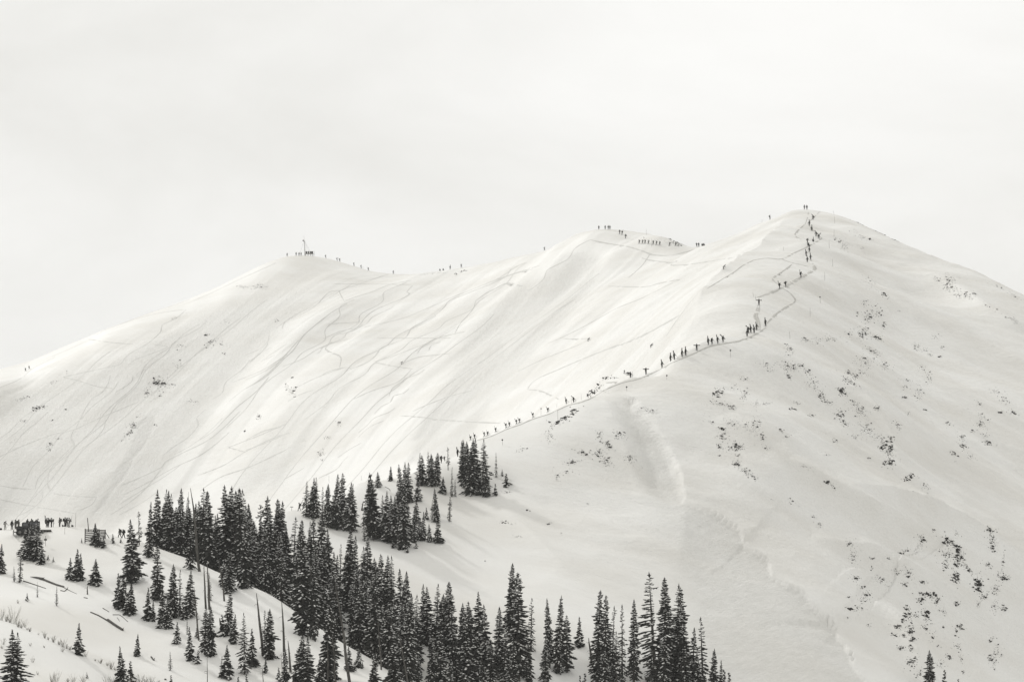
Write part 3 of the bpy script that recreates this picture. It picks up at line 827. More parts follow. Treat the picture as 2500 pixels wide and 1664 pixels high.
def spruce_meshes(H, R, seed, gap=0.36, bare=0.05, shape=0.85, density=6, snow=0.5, flag=False, thin=False):
    """trunk, crown and snow meshes of a spruce H metres tall with crown radius R"""
    r = random.Random(seed)
    tr, cr, sn = MB(), MB(), MB()
    lx, ly = r.uniform(-.01, .01) * H, r.uniform(-.01, .01) * H
    axis = lambda z: Vector((lx * (z / H) ** 2, ly * (z / H) ** 2, z))
    tr.tube([axis(H * t) + Vector((0, 0, -0.6 if t == 0 else 0)) for t in (0, .1, .35, .65, .93)], [0.016 * H + .03, 0.0125 * H + .03, 0.009 * H + .02, 0.0055 * H + .015, 0.004], 7)
    z = H * bare
    while z < H * 0.995:
        t = z / H
        env = R * max(0.0, 1.0 - t) ** shape * (0.55 + 0.45 * min(1, (t - bare + 0.02) / 0.16)) + 0.006 * H * (1 - t) ** .3
        env *= r.uniform(0.72, 1.12)
        nb = max(3, int(density * (0.6 + 0.4 * (1 - t)) + r.random()))
        a0 = r.uniform(0, 6.28)
        for k in range(nb):
            a = a0 + 6.283 * k / nb + r.uniform(-.35, .35)
            Lb = env * r.uniform(0.62, 1.18)
            if r.random() < 0.06: Lb *= 1.3
            if flag and 0.45 < t < 0.85:
                Lb *= 0.35 + 0.9 * max(0, math.cos(a - flag))
            if r.random() < (0.22 if thin else 0.07): continue
            Lb = max(Lb, 0.10)
            d = Vector((math.cos(a), math.sin(a), 0))
            s = Vector((-d.y, d.x, 0))
            rise = 0.55 * (t - 0.45) + r.uniform(-.12, .12)
            droop = 0.42 * (1 - t) + 0.12
            o = axis(z + r.uniform(-.12, .12))
            P = []
            for q in (0.0, 0.38, 0.72, 1.0):
                up = Lb * (rise * q - droop * q * q * (1.25 - 0.35 * q)) + 0.10 * Lb * max(0, q - .75)
                P.append(o + d * (Lb * q) + Vector((0, 0, up)))
            W = [0.05, 0.20, 0.24, 0.04]
            wid = min(1.0, 0.42 + 0.28 * Lb) * (0.85 if not thin else 0.6)
            hang = (0.10 + 0.13 * Lb) * r.uniform(.8, 1.3) * (0.7 if thin else 1.0)
            for i in range(3):
                w0, w1 = W[i] * wid * 1.6, W[i + 1] * wid * 1.6
                tip = Vector((0, 0, -hang * 0.35))
                cr.face(P[i] - s * w0 + tip, P[i] + s * w0 + tip, P[i + 1] + s * w1 + tip, P[i + 1] - s * w1 + tip)
                h0, h1 = hang * (0.3, .9, 1.0)[i], hang * (.9, 1.0, .35)[i]
                jx = s * r.uniform(-.1, .1) * wid
                cr.face(P[i], P[i + 1], P[i + 1] - Vector((0, 0, h1)) + jx, P[i] - Vector((0, 0, h0)) + jx)
            for q, sg in ((.32, 1), (.42, -1), (.6, 1), (.7, -1)):
                i = 0 if q < .38 else (1 if q < .72 else 2)
                c = P[i].lerp(P[i + 1], .6)
                Ls = Lb * r.uniform(.26, .44) * (1.1 - q * .5)
                e = c + (d * r.uniform(.5, .9) + s * sg).normalized() * Ls + Vector((0, 0, -Ls * r.uniform(.15, .5)))
                m = c.lerp(e, .55)
                hw = d * (0.16 * wid)
                cr.face(c - hw * .4, m + hw + Vector((0, 0, .02)), e, m - hw - Vector((0, 0, hang * .5)))
                cr.face(c, e, m - Vector((0, 0, hang * .9)))
            # snow lying on the branch
            if r.random() < snow and Lb > 0.22:
                for q in ((.45, .66, .86) if Lb > .8 else (.6, .8)):
                    if r.random() < .30: continue
                    i = 1 if q < .72 else 2
                    c = P[i].lerp(P[i + 1], r.uniform(.1, .9)) + Vector((0, 0, .02)) + s * r.uniform(-.15, .15) * wid
                    a_, b_, h_ = (0.12 + .10 * Lb) * r.uniform(.6, 1.35), (.10 + .06 * Lb) * r.uniform(.6, 1.3), (0.065 + .03 * Lb) * r.uniform(.6, 1.5)
                    A, B, T = d * a_ + Vector((0, 0, -a_ * droop * .9)), s * b_, Vector((0, 0, h_))
                    lo = Vector((0, 0, -h_ * .35))
                    for p0, p1 in ((A, B), (B, -A), (-A, -B), (-B, A)):
                        sn.face(c + p0 + lo * .2, c + p1 + lo * .2, c + T)
                        sn.face(c + p1 + lo * .2, c + p0 + lo * .2, c + lo)
        z += gap * (0.55 + 0.6 * (1 - t)) * r.uniform(.8, 1.2)
    # leader
    top = axis(H)
    for k in range(6):
        a = k * 1.05
        d = Vector((math.cos(a), math.sin(a), .5)) * (0.005 * H + .03)
        cr.face(top - Vector((0, 0, .05 * H)) , top - Vector((0, 0, .035 * H)) + d, top + Vector((0, 0, .012 * H)))
    return (tr.mesh('trunk', [MATS['bark']]), cr.mesh('crown', [MATS['needles']]), sn.mesh('snow', [MATS['branch_snow']]), H, R)

KIND = {}
_vr = random.Random(3)
KIND['tall'] = [spruce_meshes(18, r_, 100 + i, gap=_vr.uniform(.34, .48), bare=_vr.uniform(.03, .10), shape=_vr.uniform(.45, .74), density=_vr.choice((6, 7, 8)), snow=_vr.uniform(.38, .66), thin=(i == 6)) for i, r_ in enumerate((2.15, 2.5, 1.9, 2.3, 2.7, 2.1, 2.6))]
KIND['mid'] = [spruce_meshes(11, r_, 200 + i, gap=_vr.uniform(.28, .40), bare=_vr.uniform(.02, .08), shape=_vr.uniform(.5, .85), density=_vr.choice((5, 6, 7)), snow=_vr.uniform(.36, .64), thin=(i == 5)) for i, r_ in enumerate((1.75, 2.05, 1.55, 2.0, 1.85, 2.1))]
KIND['small'] = [spruce_meshes(5, r_, 300 + i, gap=_vr.uniform(.22, .33), bare=.03, shape=_vr.uniform(.7, 1.0), density=_vr.choice((5, 6, 7)), snow=_vr.uniform(.4, .6)) for i, r_ in enumerate((1.15, 1.35, 1.0, 1.25, 1.45))]
KIND['thin'] = [spruce_meshes(9, r_, 400 + i, gap=.36, bare=.07, shape=.6, density=5, snow=.5, thin=True) for i, r_ in enumerate((.95, 1.1, .85))]
KIND['flag'] = [spruce_meshes(17, 2.5, 500 + i, gap=.44, bare=.08, shape=.66, density=6, snow=.5, flag=f_, thin=True) for i, f_ in enumerate((3.3, 3.0))]
KIND['tiny'] = [spruce_meshes(2, r_, 600 + i, gap=.2, bare=.02, shape=.9, density=5, snow=.4) for i, r_ in enumerate((.6, .75))]
KIND['crook'] = [spruce_meshes(8, 1.1, 700, gap=.36, bare=.25, shape=.35, density=5, snow=.35, thin=True, flag=0.6)]

ORD = 'first second third fourth fifth sixth seventh eighth ninth tenth eleventh twelfth thirteenth fourteenth fifteenth sixteenth seventeenth eighteenth nineteenth twentieth twenty-first twenty-second twenty-third twenty-fourth twenty-fifth twenty-sixth twenty-seventh twenty-eighth twenty-ninth thirtieth'.split()
def ordinal(i):
    if i < 30: return ORD[i]
    tens = {3: 'thirty', 4: 'forty', 5: 'fifty', 6: 'sixty', 7: 'seventy'}[(i + 1) // 10]
    k = (i + 1) % 10
    return (tens[:-1] + 'ieth') if k == 0 else tens + '-' + ORD[k - 1]
# clusters: where phrase, then (column of top, row of top, row of base, kind) ; a negative base is the distance in metres of a hidden foot
GROVES = [
 ('in the clump in front of the snowcat', [(88,1270,1367,'mid',1.6),(64,1286,1362,'mid',1.5),(77,1276,1366,'mid',1.5),(102,1336,1377,'small',1.3),(117,1355,1366,'tiny'),(130,1359,1371,'tiny')]),
 ('at the left edge below the snowcat', [(2,1327,1400,'small'),(48,1334,1421,'thin'),(35,1381,1419,'thin'),(91,1419,1457,'thin'),(66,1447,1467,'tiny'),(138,1429,1478,'thin')]),
 ('on the open slope below the snow fence', [(187,1340,1417,'small',1.4),(170,1361,1413,'small',1.35),(195,1350,1416,'small',1.3),(233,1363,1428,'small',1.35)]),
 ('beside the snow fence', [(199,1313,1324,'tiny'),(232,1276,1328,'small'),(242,1290,1333,'small'),(253,1308,1337,'small'),(275,1303,1325,'tiny'),(295,1312,1324,'tiny')]),
 ('between the snow fence and the dense wood', [(325,1267,1421,'mid',1.4),(340,1248,1330,'crook'),(363,1223,1360,'mid'),(384,1322,1464,'mid')]),
 ('in the grove on the left slope below the wood', [(291,1399,1481,'small'),(300,1402,1486,'small'),(318,1422,1499,'small'),(360,1434,1514,'mid'),(374,1462,1516,'small'),(397,1440,1530,'mid'),(408,1462,1533,'small'),(421,1375,1507,'mid'),(439,1389,1502,'thin'),(462,1391,1506,'mid'),(513,1396,1465,'thin'),(448,1480,1512,'tiny')]),
 ('among the dead trunks on the lower left slope', [(431,1517,1570,'small'),(457,1503,1548,'thin'),(464,1530,1611,'small'),(482,1586,1619,'tiny'),(500,1482,1597,'mid'),(513,1478,1599,'mid'),(556,1436,1551,'mid'),(570,1498,1570,'small'),(545,1500,1552,'tiny'),(597,1494,1645,'mid'),(616,1533,1625,'small'),(646,1488,1600,'thin'),(657,1484,1606,'mid'),(554,1573,1655,'small'),(539,1599,1650,'thin'),(416,1589,1635,'thin'),(335,1546,1600,'small'),(648,1598,1642,'small'),(603,1645,1690,'tiny'),(582,1651,1690,'tiny'),(418,1647,1680,'tiny'),(480,1532,1556,'tiny')]),
 ('in the stand at the foot of the wood', [(697,1580,1700,'mid'),(680,1629,1662,'tiny'),(726,1540,1690,'mid'),(739,1547,1694,'mid'),(752,1553,1696,'mid'),(795,1470,1668,'tall'),(812,1500,1660,'mid'),(853,1576,1637,'small'),(875,1579,1628,'small'),(885,1614,1631,'tiny'),(909,1590,1700,'mid'),(952,1625,1690,'small'),(740,1300,1548,'tall'),(764,1400,1560,'mid'),(965,1565,1720,'mid'),(780,1600,1690,'small')]),
 ('by the bare shrubs in the lower left corner', [(192,1520,1597,'small'),(294,1577,1674,'small'),(304,1593,1676,'small'),(29,1535,1706,'mid',1.55),(42,1542,1708,'mid',1.5),(318,1614,1664,'tiny'),(213,1639,1655,'tiny')]),
 ('along the top of the dense wood', [(383,1194,-590,'tall'),(403,1193,-592,'tall'),(409,1197,-590,'tall'),(420,1204,-588,'tall'),(438,1191,-590,'mid'),(452,1212,-592,'flag'),(464,1270,1389,'mid'),(478,1228,-590,'mid'),(487,1233,-592,'mid'),(500,1190,-585,'flag'),(514,1198,-585,'tall'),(555,1183,-578,'tall'),(561,1186,-580,'tall'),(575,1202,-582,'tall'),(583,1197,-578,'tall'),(593,1191,-574,'tall'),(607,1193,-580,'tall'),(632,1233,-600,'crook'),(640,1262,-600,'mid'),(659,1210,-598,'tall'),(680,1231,-602,'tall'),(687,1222,-605,'tall'),(692,1217,-608,'tall'),(716,1260,-602,'flag'),(732,1268,-600,'mid'),(593,1290,1434,'tall'),(560,1340,1446,'mid'),(548,1358,1430,'small')]),
 ('on the right side of the dense wood', [(751,1271,-608,'tall'),(769,1254,-615,'tall'),(786,1254,-620,'tall'),(803,1290,-612,'tall'),(831,1327,-608,'thin'),(856,1282,-612,'tall'),(863,1306,-604,'tall'),(884,1333,-602,'tall'),(890,1252,1320,'thin'),(897,1309,-618,'mid'),(922,1360,-592,'tall'),(932,1351,-594,'tall'),(947,1354,-590,'tall'),(958,1355,-588,'tall'),(981,1387,-584,'tall'),(990,1393,-582,'tall')]),
 ('in the ridge clump beside the lone hiker', [(747,1173,1261,'mid'),(768,1165,1262,'mid'),(772,1164,1264,'mid'),(788,1187,1276,'thin'),(798,1179,1284,'mid'),(810,1180,1288,'mid'),(822,1156,1290,'tall'),(833,1153,1292,'tall'),(853,1177,1294,'mid'),(861,1180,1296,'mid'),(760,1186,1262,'mid')]),
 ('in the big clump on the side of the ridge', [(903,1170,1291,'mid'),(913,1165,1317,'mid'),(923,1151,1189,'small'),(954,1137,1173,'small'),(981,1132,1230,'mid'),(991,1127,1228,'mid'),(997,1128,1226,'mid'),(934,1208,1318,'mid'),(944,1198,1321,'mid'),(955,1208,1324,'mid'),(963,1211,1326,'mid'),(984,1200,1339,'tall'),(996,1222,1332,'mid'),(974,1190,1300,'mid'),(1025,1104,1184,'mid'),(1032,1112,1183,'mid'),(1048,1102,1182,'mid'),(1055,1106,1184,'mid'),(1062,1104,1186,'mid'),(1068,1107,1186,'mid'),(1081,1163,1204,'small'),(1020,1168,1222,'mid'),(1017,1217,1276,'mid'),(1041,1239,1267,'tiny'),(1033,1249,1317,'small'),(1024,1265,1318,'small'),(1048,1278,1322,'small'),(1055,1219,1269,'thin'),(1066,1190,1274,'mid'),(1069,1262,1324,'small'),(1010,1240,1322,'mid'),(1094,1091,1147,'crook'),(1103,1139,1212,'thin'),(1111,1169,1211,'thin'),(1097,1191,1273,'thin'),(960,1316,1337,'tiny'),(993,1322,1348,'tiny'),(1016,1318,1338,'tiny')]),
 ('in the topmost ridge clump below the hikers', [(1126,1075,1169,'mid'),(1134,1071,1186,'mid'),(1141,1076,1190,'mid'),(1149,1070,1206,'tall'),(1156,1069,1196,'mid'),(1178,1071,1205,'tall'),(1188,1110,1212,'mid'),(1170,1150,1206,'mid'),(1211,1104,1164,'thin'),(1226,1145,1161,'tiny'),(1237,1155,1186,'tiny'),(1210,1180,1209,'tiny')]),
 ('in the wood at the bottom middle', [(998,1530,-560,'mid'),(1018,1496,-566,'tall'),(1031,1423,-586,'tall'),(1043,1431,-583,'tall'),(1055,1545,-558,'mid'),(1064,1424,-582,'tall'),(1085,1448,-580,'tall'),(1098,1419,-578,'tall'),(1110,1500,-566,'tall'),(1130,1470,-574,'tall'),(1144,1467,-578,'tall'),(1155,1484,-570,'tall'),(1171,1443,-582,'tall'),(1189,1474,-576,'tall'),(1217,1480,-574,'tall'),(1078,1530,-560,'mid'),(1135,1545,-560,'mid'),(1165,1540,-562,'mid'),(1200,1560,-562,'mid'),(1230,1545,-566,'mid'),(1251,1546,-570,'mid'),(1240,1590,-562,'mid'),(1022,1590,-552,'mid'),(1180,1610,-554,'mid'),(1100,1600,-552,'mid')]),
 ('in the trio right of the bottom wood', [(1246,1373,1556,'tall'),(1265,1397,1660,'tall'),(1296,1458,1586,'thin'),(1290,1560,1662,'mid')]),
 ('in the group around the broken grey stump', [(1342,1459,1630,'mid'),(1362,1452,1641,'tall'),(1384,1500,1640,'mid'),(1414,1505,1578,'small'),(1331,1551,1668,'mid'),(1427,1643,1700,'tiny'),(1415,1648,1700,'tiny')]),
 ('in the close group left of the tallest pair', [(1457,1439,1672,'tall'),(1476,1452,1676,'tall'),(1493,1477,1676,'flag'),(1519,1474,1672,'thin'),(1547,1462,1674,'mid'),(1588,1548,1672,'thin'),(1505,1540,1690,'mid'),(1475,1580,1700,'mid')]),
 ('in the tall group below the slide path', [(1602,1395,1676,'flag'),(1627,1408,1680,'tall'),(1650,1424,1682,'flag'),(1667,1432,1680,'tall'),(1654,1509,1690,'mid'),(1717,1505,1690,'thin'),(1740,1581,1700,'small'),(1761,1609,1702,'small'),(1771,1635,1704,'tiny'),(1783,1641,1704,'tiny'),(1690,1530,1700,'mid'),(1620,1540,1700,'mid'),(1670,1570,1710,'mid'),(1705,1590,1710,'mid')]),
 ('at the bottom edge below the rocky spur', [(2271,1585,1694,'small',1.35),(2305,1635,1700,'tiny'),(2338,1657,1704,'tiny')]),
]
# fill of the dense wood: feet between the foreground crest and the ridge
_env = ([380,420,460,500,520,540,555,610,630,660,690,715,740,770,800,830,855,884,930,960,985,1030,1064,1100,1150,1171,1217,1250],
        [1215,1215,1220,1215,1230,1250,1215,1220,1260,1235,1245,1285,1300,1285,1315,1355,1320,1360,1380,1386,1420,1455,1455,1450,1500,1480,1510,1570])
_crest = ([330,430,560,640,740,850,950,1060,1180],[582,572,560,551,540,526,514,500,480])
_fill = []
_fr = random.Random(5)
for k in range(95):
    u = _fr.uniform(395, 1010)
    yc = float(np.interp(u, *_crest))
    depth_max = float(np.interp(u, [395, 520, 700, 850, 1010], [18, 26, 62, 70, 60]))
    y = yc + 10 + _fr.random() * depth_max
    x = (u - UC) / (FPX * CP) * y
    zb = height(x, y)
    h = _fr.uniform(10.5, 17.5)
    uu, vt = project(x, y, zb + h)
    lim = float(np.interp(u, *_env))
    if vt < lim:
        h *= max(0.4, (project(x, y, zb)[1] - lim - _fr.uniform(0, 25)) / max(1, project(x, y, zb)[1] - vt))
    if h < 5.5: continue
    _fill.append((u, float(project(x, y, zb + h)[1]), -y, 'tall' if h > 12.5 else 'mid'))
GROVES.append(('deep inside the dense wood', _fill))

TREE_N = 0
TREE_XY = []
def plant(meshes, x, y, z, h, rz, wide, label, group):
    tr, cr, sn, H, R = meshes
    s = h / H
    root = empty('spruce_tree', (x, y, z - 0.05), rz, (s * wide, s * wide, s))
    _l = random.Random(int(x * 53 + y * 17))
    root.rotation_euler = (_l.gauss(0, .03), _l.gauss(0, .03), rz)
    tag(root, label, 'tree', group)
    for nm, me in (('trunk', tr), ('crown', cr), ('snow', sn)):
        o = bpy.data.objects.new(nm, me)
        C.objects.link(o)
        o.parent = root
        if nm == 'snow':
            o['kind'] = 'stuff'
    TREE_XY.append((x, y, h))
    return root
SIZE = {'tall': 'tall snow-dusted spruce', 'mid': 'medium snow-dusted spruce', 'small': 'small bushy spruce', 'thin': 'slender sparse spruce', 'flag': 'ragged one-sided spruce', 'tiny': 'tiny spruce sapling', 'crook': 'crooked spindly spruce'}
for where, lst in GROVES:
    per = {}
    for t in sorted(lst, key=lambda q: q[0]):
        per.setdefault(t[3], []).append(t)
    for kind, ts in per.items():
        for i, tup in enumerate(ts):
            u, vt, vb, _k = tup[:4]
            if vb < 0:
                y = -vb
                x = float(ray(u, vt)[0]) * y
                z = height(x, y)
            else:
                x, y, z = hit(u, min(vb, 1720), ymax=860)
                if vb > 1664:          # foot just below the frame
                    pass
            ztop = float(ray(u, vt)[1]) * y
            h = max(ztop - z, 1.0)
            r_ = random.Random(int(u * 31 + vt * 7))
            k2 = kind
            if kind in ('tall', 'mid', 'small'):
                k2 = 'tall' if h > 14 else ('mid' if h > 7 else ('small' if h > 2.6 else 'tiny'))
            protos = KIND[k2]
            pm = protos[r_.randrange(len(protos))]
            wide = r_.uniform(.88, 1.36)
            ratio = {'tall': .27, 'mid': .34, 'small': .48}.get(k2)
            if h < 6 and k2 == 'mid': wide *= 1.1
            if kind == 'crook' : wide = 1.0
            if len(tup) > 4: wide = tup[4]
            rz = r_.uniform(0, 6.28) if k2 not in ('flag', 'crook') else r_.uniform(-.3, .3)
            if len(ts) == 1:
                lab = 'lone ' + SIZE[kind] + ' ' + where
            else:
                lab = SIZE[kind] + ' ' + where + ', ' + ordinal(i) + ' from left'
            lab = lab.replace('lone tall', 'only tall').replace('lone medium', 'only medium')
            plant(pm, x, y, z, h, rz, wide, lab, 'spruces ' + where)
            TREE_N += 1
print('trees', TREE_N)

# ------------------------------------------------------------------ people
for i, c in enumerate(((0.018, 0.018, 0.017), (0.03, 0.029, 0.027), (0.05, 0.049, 0.045), (0.085, 0.083, 0.077), (0.012, 0.012, 0.012))):
    material('clothing_%d' % i, c, 0.8, 0.2, var=0.25, scale=6)
material('pale_clothing', (0.30, 0.295, 0.28), 0.8, 0.2, var=0.2, scale=6)
material('helmet_shell', (0.02, 0.02, 0.02), 0.35, 0.4)
material('pack_cloth', (0.02, 0.0195, 0.018), 0.8, 0.2, var=0.3, scale=8)
material('ski_base', (0.03, 0.029, 0.027), 0.4, 0.4)

def skin_body(name, J, E, root):
    """one continuous body: joints with radii grown by a skin modifier"""
    names = list(J)
    me = bpy.data.meshes.new(name)
    me.from_pydata([J[n][0] for n in names], [(names.index(a), names.index(b)) for a, b in E], [])
    ob = bpy.data.objects.new(name, me)
    C.objects.link(ob)
    ob.modifiers.new('skin', 'SKIN')
    sv = me.skin_vertices[0].data
    for i, n in enumerate(names):
        r = J[n][1]
        sv[i].radius = r if hasattr(r, '__len__') else (r, r)
        sv[i].use_root = (n == root)
    sub = ob.modifiers.new('sub', 'SUBSURF')
    sub.levels = 1
    dg = bpy.context.evaluated_depsgraph_get()
    dg.update()
    out = bpy.data.meshes.new_from_object(ob.evaluated_get(dg))
    bpy.data.objects.remove(ob)
    out.name = name
    out.polygons.foreach_set('use_smooth', [True] * len(out.polygons))
    return out
EDGES = [('pel','spi'),('spi','che'),('che','nec'),('nec','hea'),('hea','top'),
         ('che','shl'),('shl','ell'),('ell','wrl'),('wrl','hal'),('che','shr'),('shr','elr'),('elr','wrr'),('wrr','har'),
         ('pel','hil'),('hil','knl'),('knl','anl'),('anl','tol'),('pel','hir'),('hir','knr'),('knr','anr'),('anr','tor')]
def pose(lean=0.0, crouch=0.0, stride=0.0, arms=('down', 'down'), sit=False):
    """joint places of a 1.78 m person facing -y (towards the camera side); lean bends the trunk forward"""
    hip = 0.93 - 0.30 * crouch
    if sit: hip = 0.22
    f = Vector((0, -1, 0))
    bend = lambda z: f * (math.sin(lean) * (z - hip)) + Vector((0, 0, hip + (z - hip) * math.cos(lean)))
    J = {'pel': (Vector((0, 0, hip)), (.17, .14)), 'spi': (bend(hip + .22), (.16, .13)), 'che': (bend(hip + .45), (.20, .15)), 'nec': (bend(hip + .60), .07),
         'hea': (bend(hip + .70) + f * .03, (.10, .115)), 'top': (bend(hip + .82) + f * .03, (.085, .10))}
    sh = bend(hip + .50)
    for s, sg, arm in (('l', -1, arms[0]), ('r', 1, arms[1])):
        S = sh + Vector((sg * .19, 0, 0))
        if arm == 'down': e, w = S + Vector((sg * .07, .03, -.28)), S + Vector((sg * .10, -.08, -.52))
        elif arm == 'pole': e, w = S + Vector((sg * .12, -.05, -.26)), S + Vector((sg * .20, -.28, -.36))
        elif arm == 'up': e, w = S + Vector((sg * .24, -.10, -.02)), S + Vector((sg * .14, -.06, .20))
        elif arm == 'wide': e, w = S + Vector((sg * .26, -.02, -.03)), S + Vector((sg * .50, -.04, .02))
        else: e, w = S + Vector((sg * .10, -.16, -.22)), S + Vector((sg * .02, -.36, -.18))
        J['sh' + s] = (S, .075); J['el' + s] = (e, .06); J['wr' + s] = (w, .045); J['ha' + s] = (w + (w - e).normalized() * .10, .05)
        H = Vector((sg * .10, 0, hip - .04))
        st = sg * stride
        if sit:
            k, a, t = H + Vector((sg * .05, -.42, .20)), H + Vector((sg * .06, -.62, -.16)), H + Vector((sg * .07, -.80, -.14))
        else:
            a = Vector((sg * .12, -st * .30, .07)); k = H.lerp(a, .5) + f * (.06 + .22 * crouch + .05 * abs(st)); t = a + Vector((sg * .02, -.17, -.03))
        J['hi' + s] = (H, .12); J['kn' + s] = (k, .085); J['an' + s] = (a, .075); J['to' + s] = (t, .055)
    return J
POSES = {
 'walk': pose(.22, .05, .9, ('pole', 'down')), 'climb': pose(.42, .18, 1.0, ('pole', 'pole')), 'stand': pose(.04, 0, .15, ('down', 'down')),
 'carry': pose(.12, .05, .7, ('wide', 'wide')), 'shoulder': pose(.15, .05, .9, ('up', 'down')), 'sit': pose(.35, 0, 0, ('fwd', 'down'), True), 'ski': pose(.75, .55, .2, ('pole', 'pole')),
 'rest': pose(.30, .08, .3, ('fwd', 'pole')), 'holder': pose(.05, 0, .1, ('fwd', 'down')),
}
BODY, HELM, PACK = {}, {}, {}
def blob(c, r, n=8, m=5, flat=0.0):
    b = MB()
    c = Vector(c)
    rings = []
    for i in range(m + 1):
        t = math.pi * i / m
        ring = []
        for j in range(n):
            a = 2 * math.pi * j / n
            p = Vector((math.sin(t) * math.cos(a) * r[0], math.sin(t) * math.sin(a) * r[1], max(math.cos(t), -1 + flat) * r[2]))
            ring.append(c + p)
        rings.append(ring)
    for i in range(m):
        for j in range(n):
            b.face(rings[i][j], rings[i + 1][j], rings[i + 1][(j + 1) % n], rings[i][(j + 1) % n])
    return b
for k, J in POSES.items():
    BODY[k] = skin_body('body', J, EDGES, 'pel')
    HELM[k] = blob(J['top'][0] + Vector((0, .01, -.01)), (.125, .145, .13), flat=.55).mesh('helmet', [MATS['helmet_shell']], True)
    up = (J['che'][0] - J['pel'][0]).normalized()
    back = Vector((0, 1, 0)) - up * up.y
    R = Matrix((Vector((1, 0, 0)), back.normalized(), up)).transposed()
    mb = MB()
    c = J['spi'][0].lerp(J['che'][0], .55) + back.normalized() * .24
    mb.box(c, (.32, .17, .50), R)
    mb.box(c + up * .29, (.28, .15, .10), R)
    mb.box(c + back.normalized() * .11 - up * .08, (.24, .06, .26), R)
    PACK[k] = mb.mesh('backpack', [MATS['pack_cloth']])
def ski_mesh(L=1.72):
    mb = MB()
    for sx in (-.055, .055):
        pts = [(-L / 2, .0), (-L / 2 + .08, .012), (0, .012), (L / 2 - .16, .012), (L / 2, .06)]
        for i in range(4):
            (a, za), (b, zb) = pts[i], pts[i + 1]
            wa, wb = (.045, .055, .04, .06, .02)[i], (.045, .055, .04, .06, .02)[i + 1]
            t = .022
            q = [Vector((sx - wa, za, a)), Vector((sx + wa, za, a)), Vector((sx + wb, zb, b)), Vector((sx - wb, zb, b))]
            mb.face(*q)
            mb.face(*[p + Vector((0, t, 0)) for p in reversed(q)])
            mb.face(q[0], q[3], q[3] + Vector((0, t, 0)), q[0] + Vector((0, t, 0)))
            mb.face(q[2], q[1], q[1] + Vector((0, t, 0)), q[2] + Vector((0, t, 0)))
        mb.box((sx, -.03, -.05), (.05, .07, .26))
    return mb.mesh('skis', [MATS['ski_base']])
SKI = ski_mesh()
def pole_mesh():
    mb = MB()
    mb.tube([(0, 0, 0), (0, 0, 1.15)], [.008, .012], 5)
    mb.tube([(0, 0, .08), (0, 0, .10)], [.05, .05], 6)
    mb.tube([(0, 0, 1.05), (0, 0, 1.2)], [.02, .02], 5)
    return mb.mesh('ski_poles', [MATS['ski_base']])

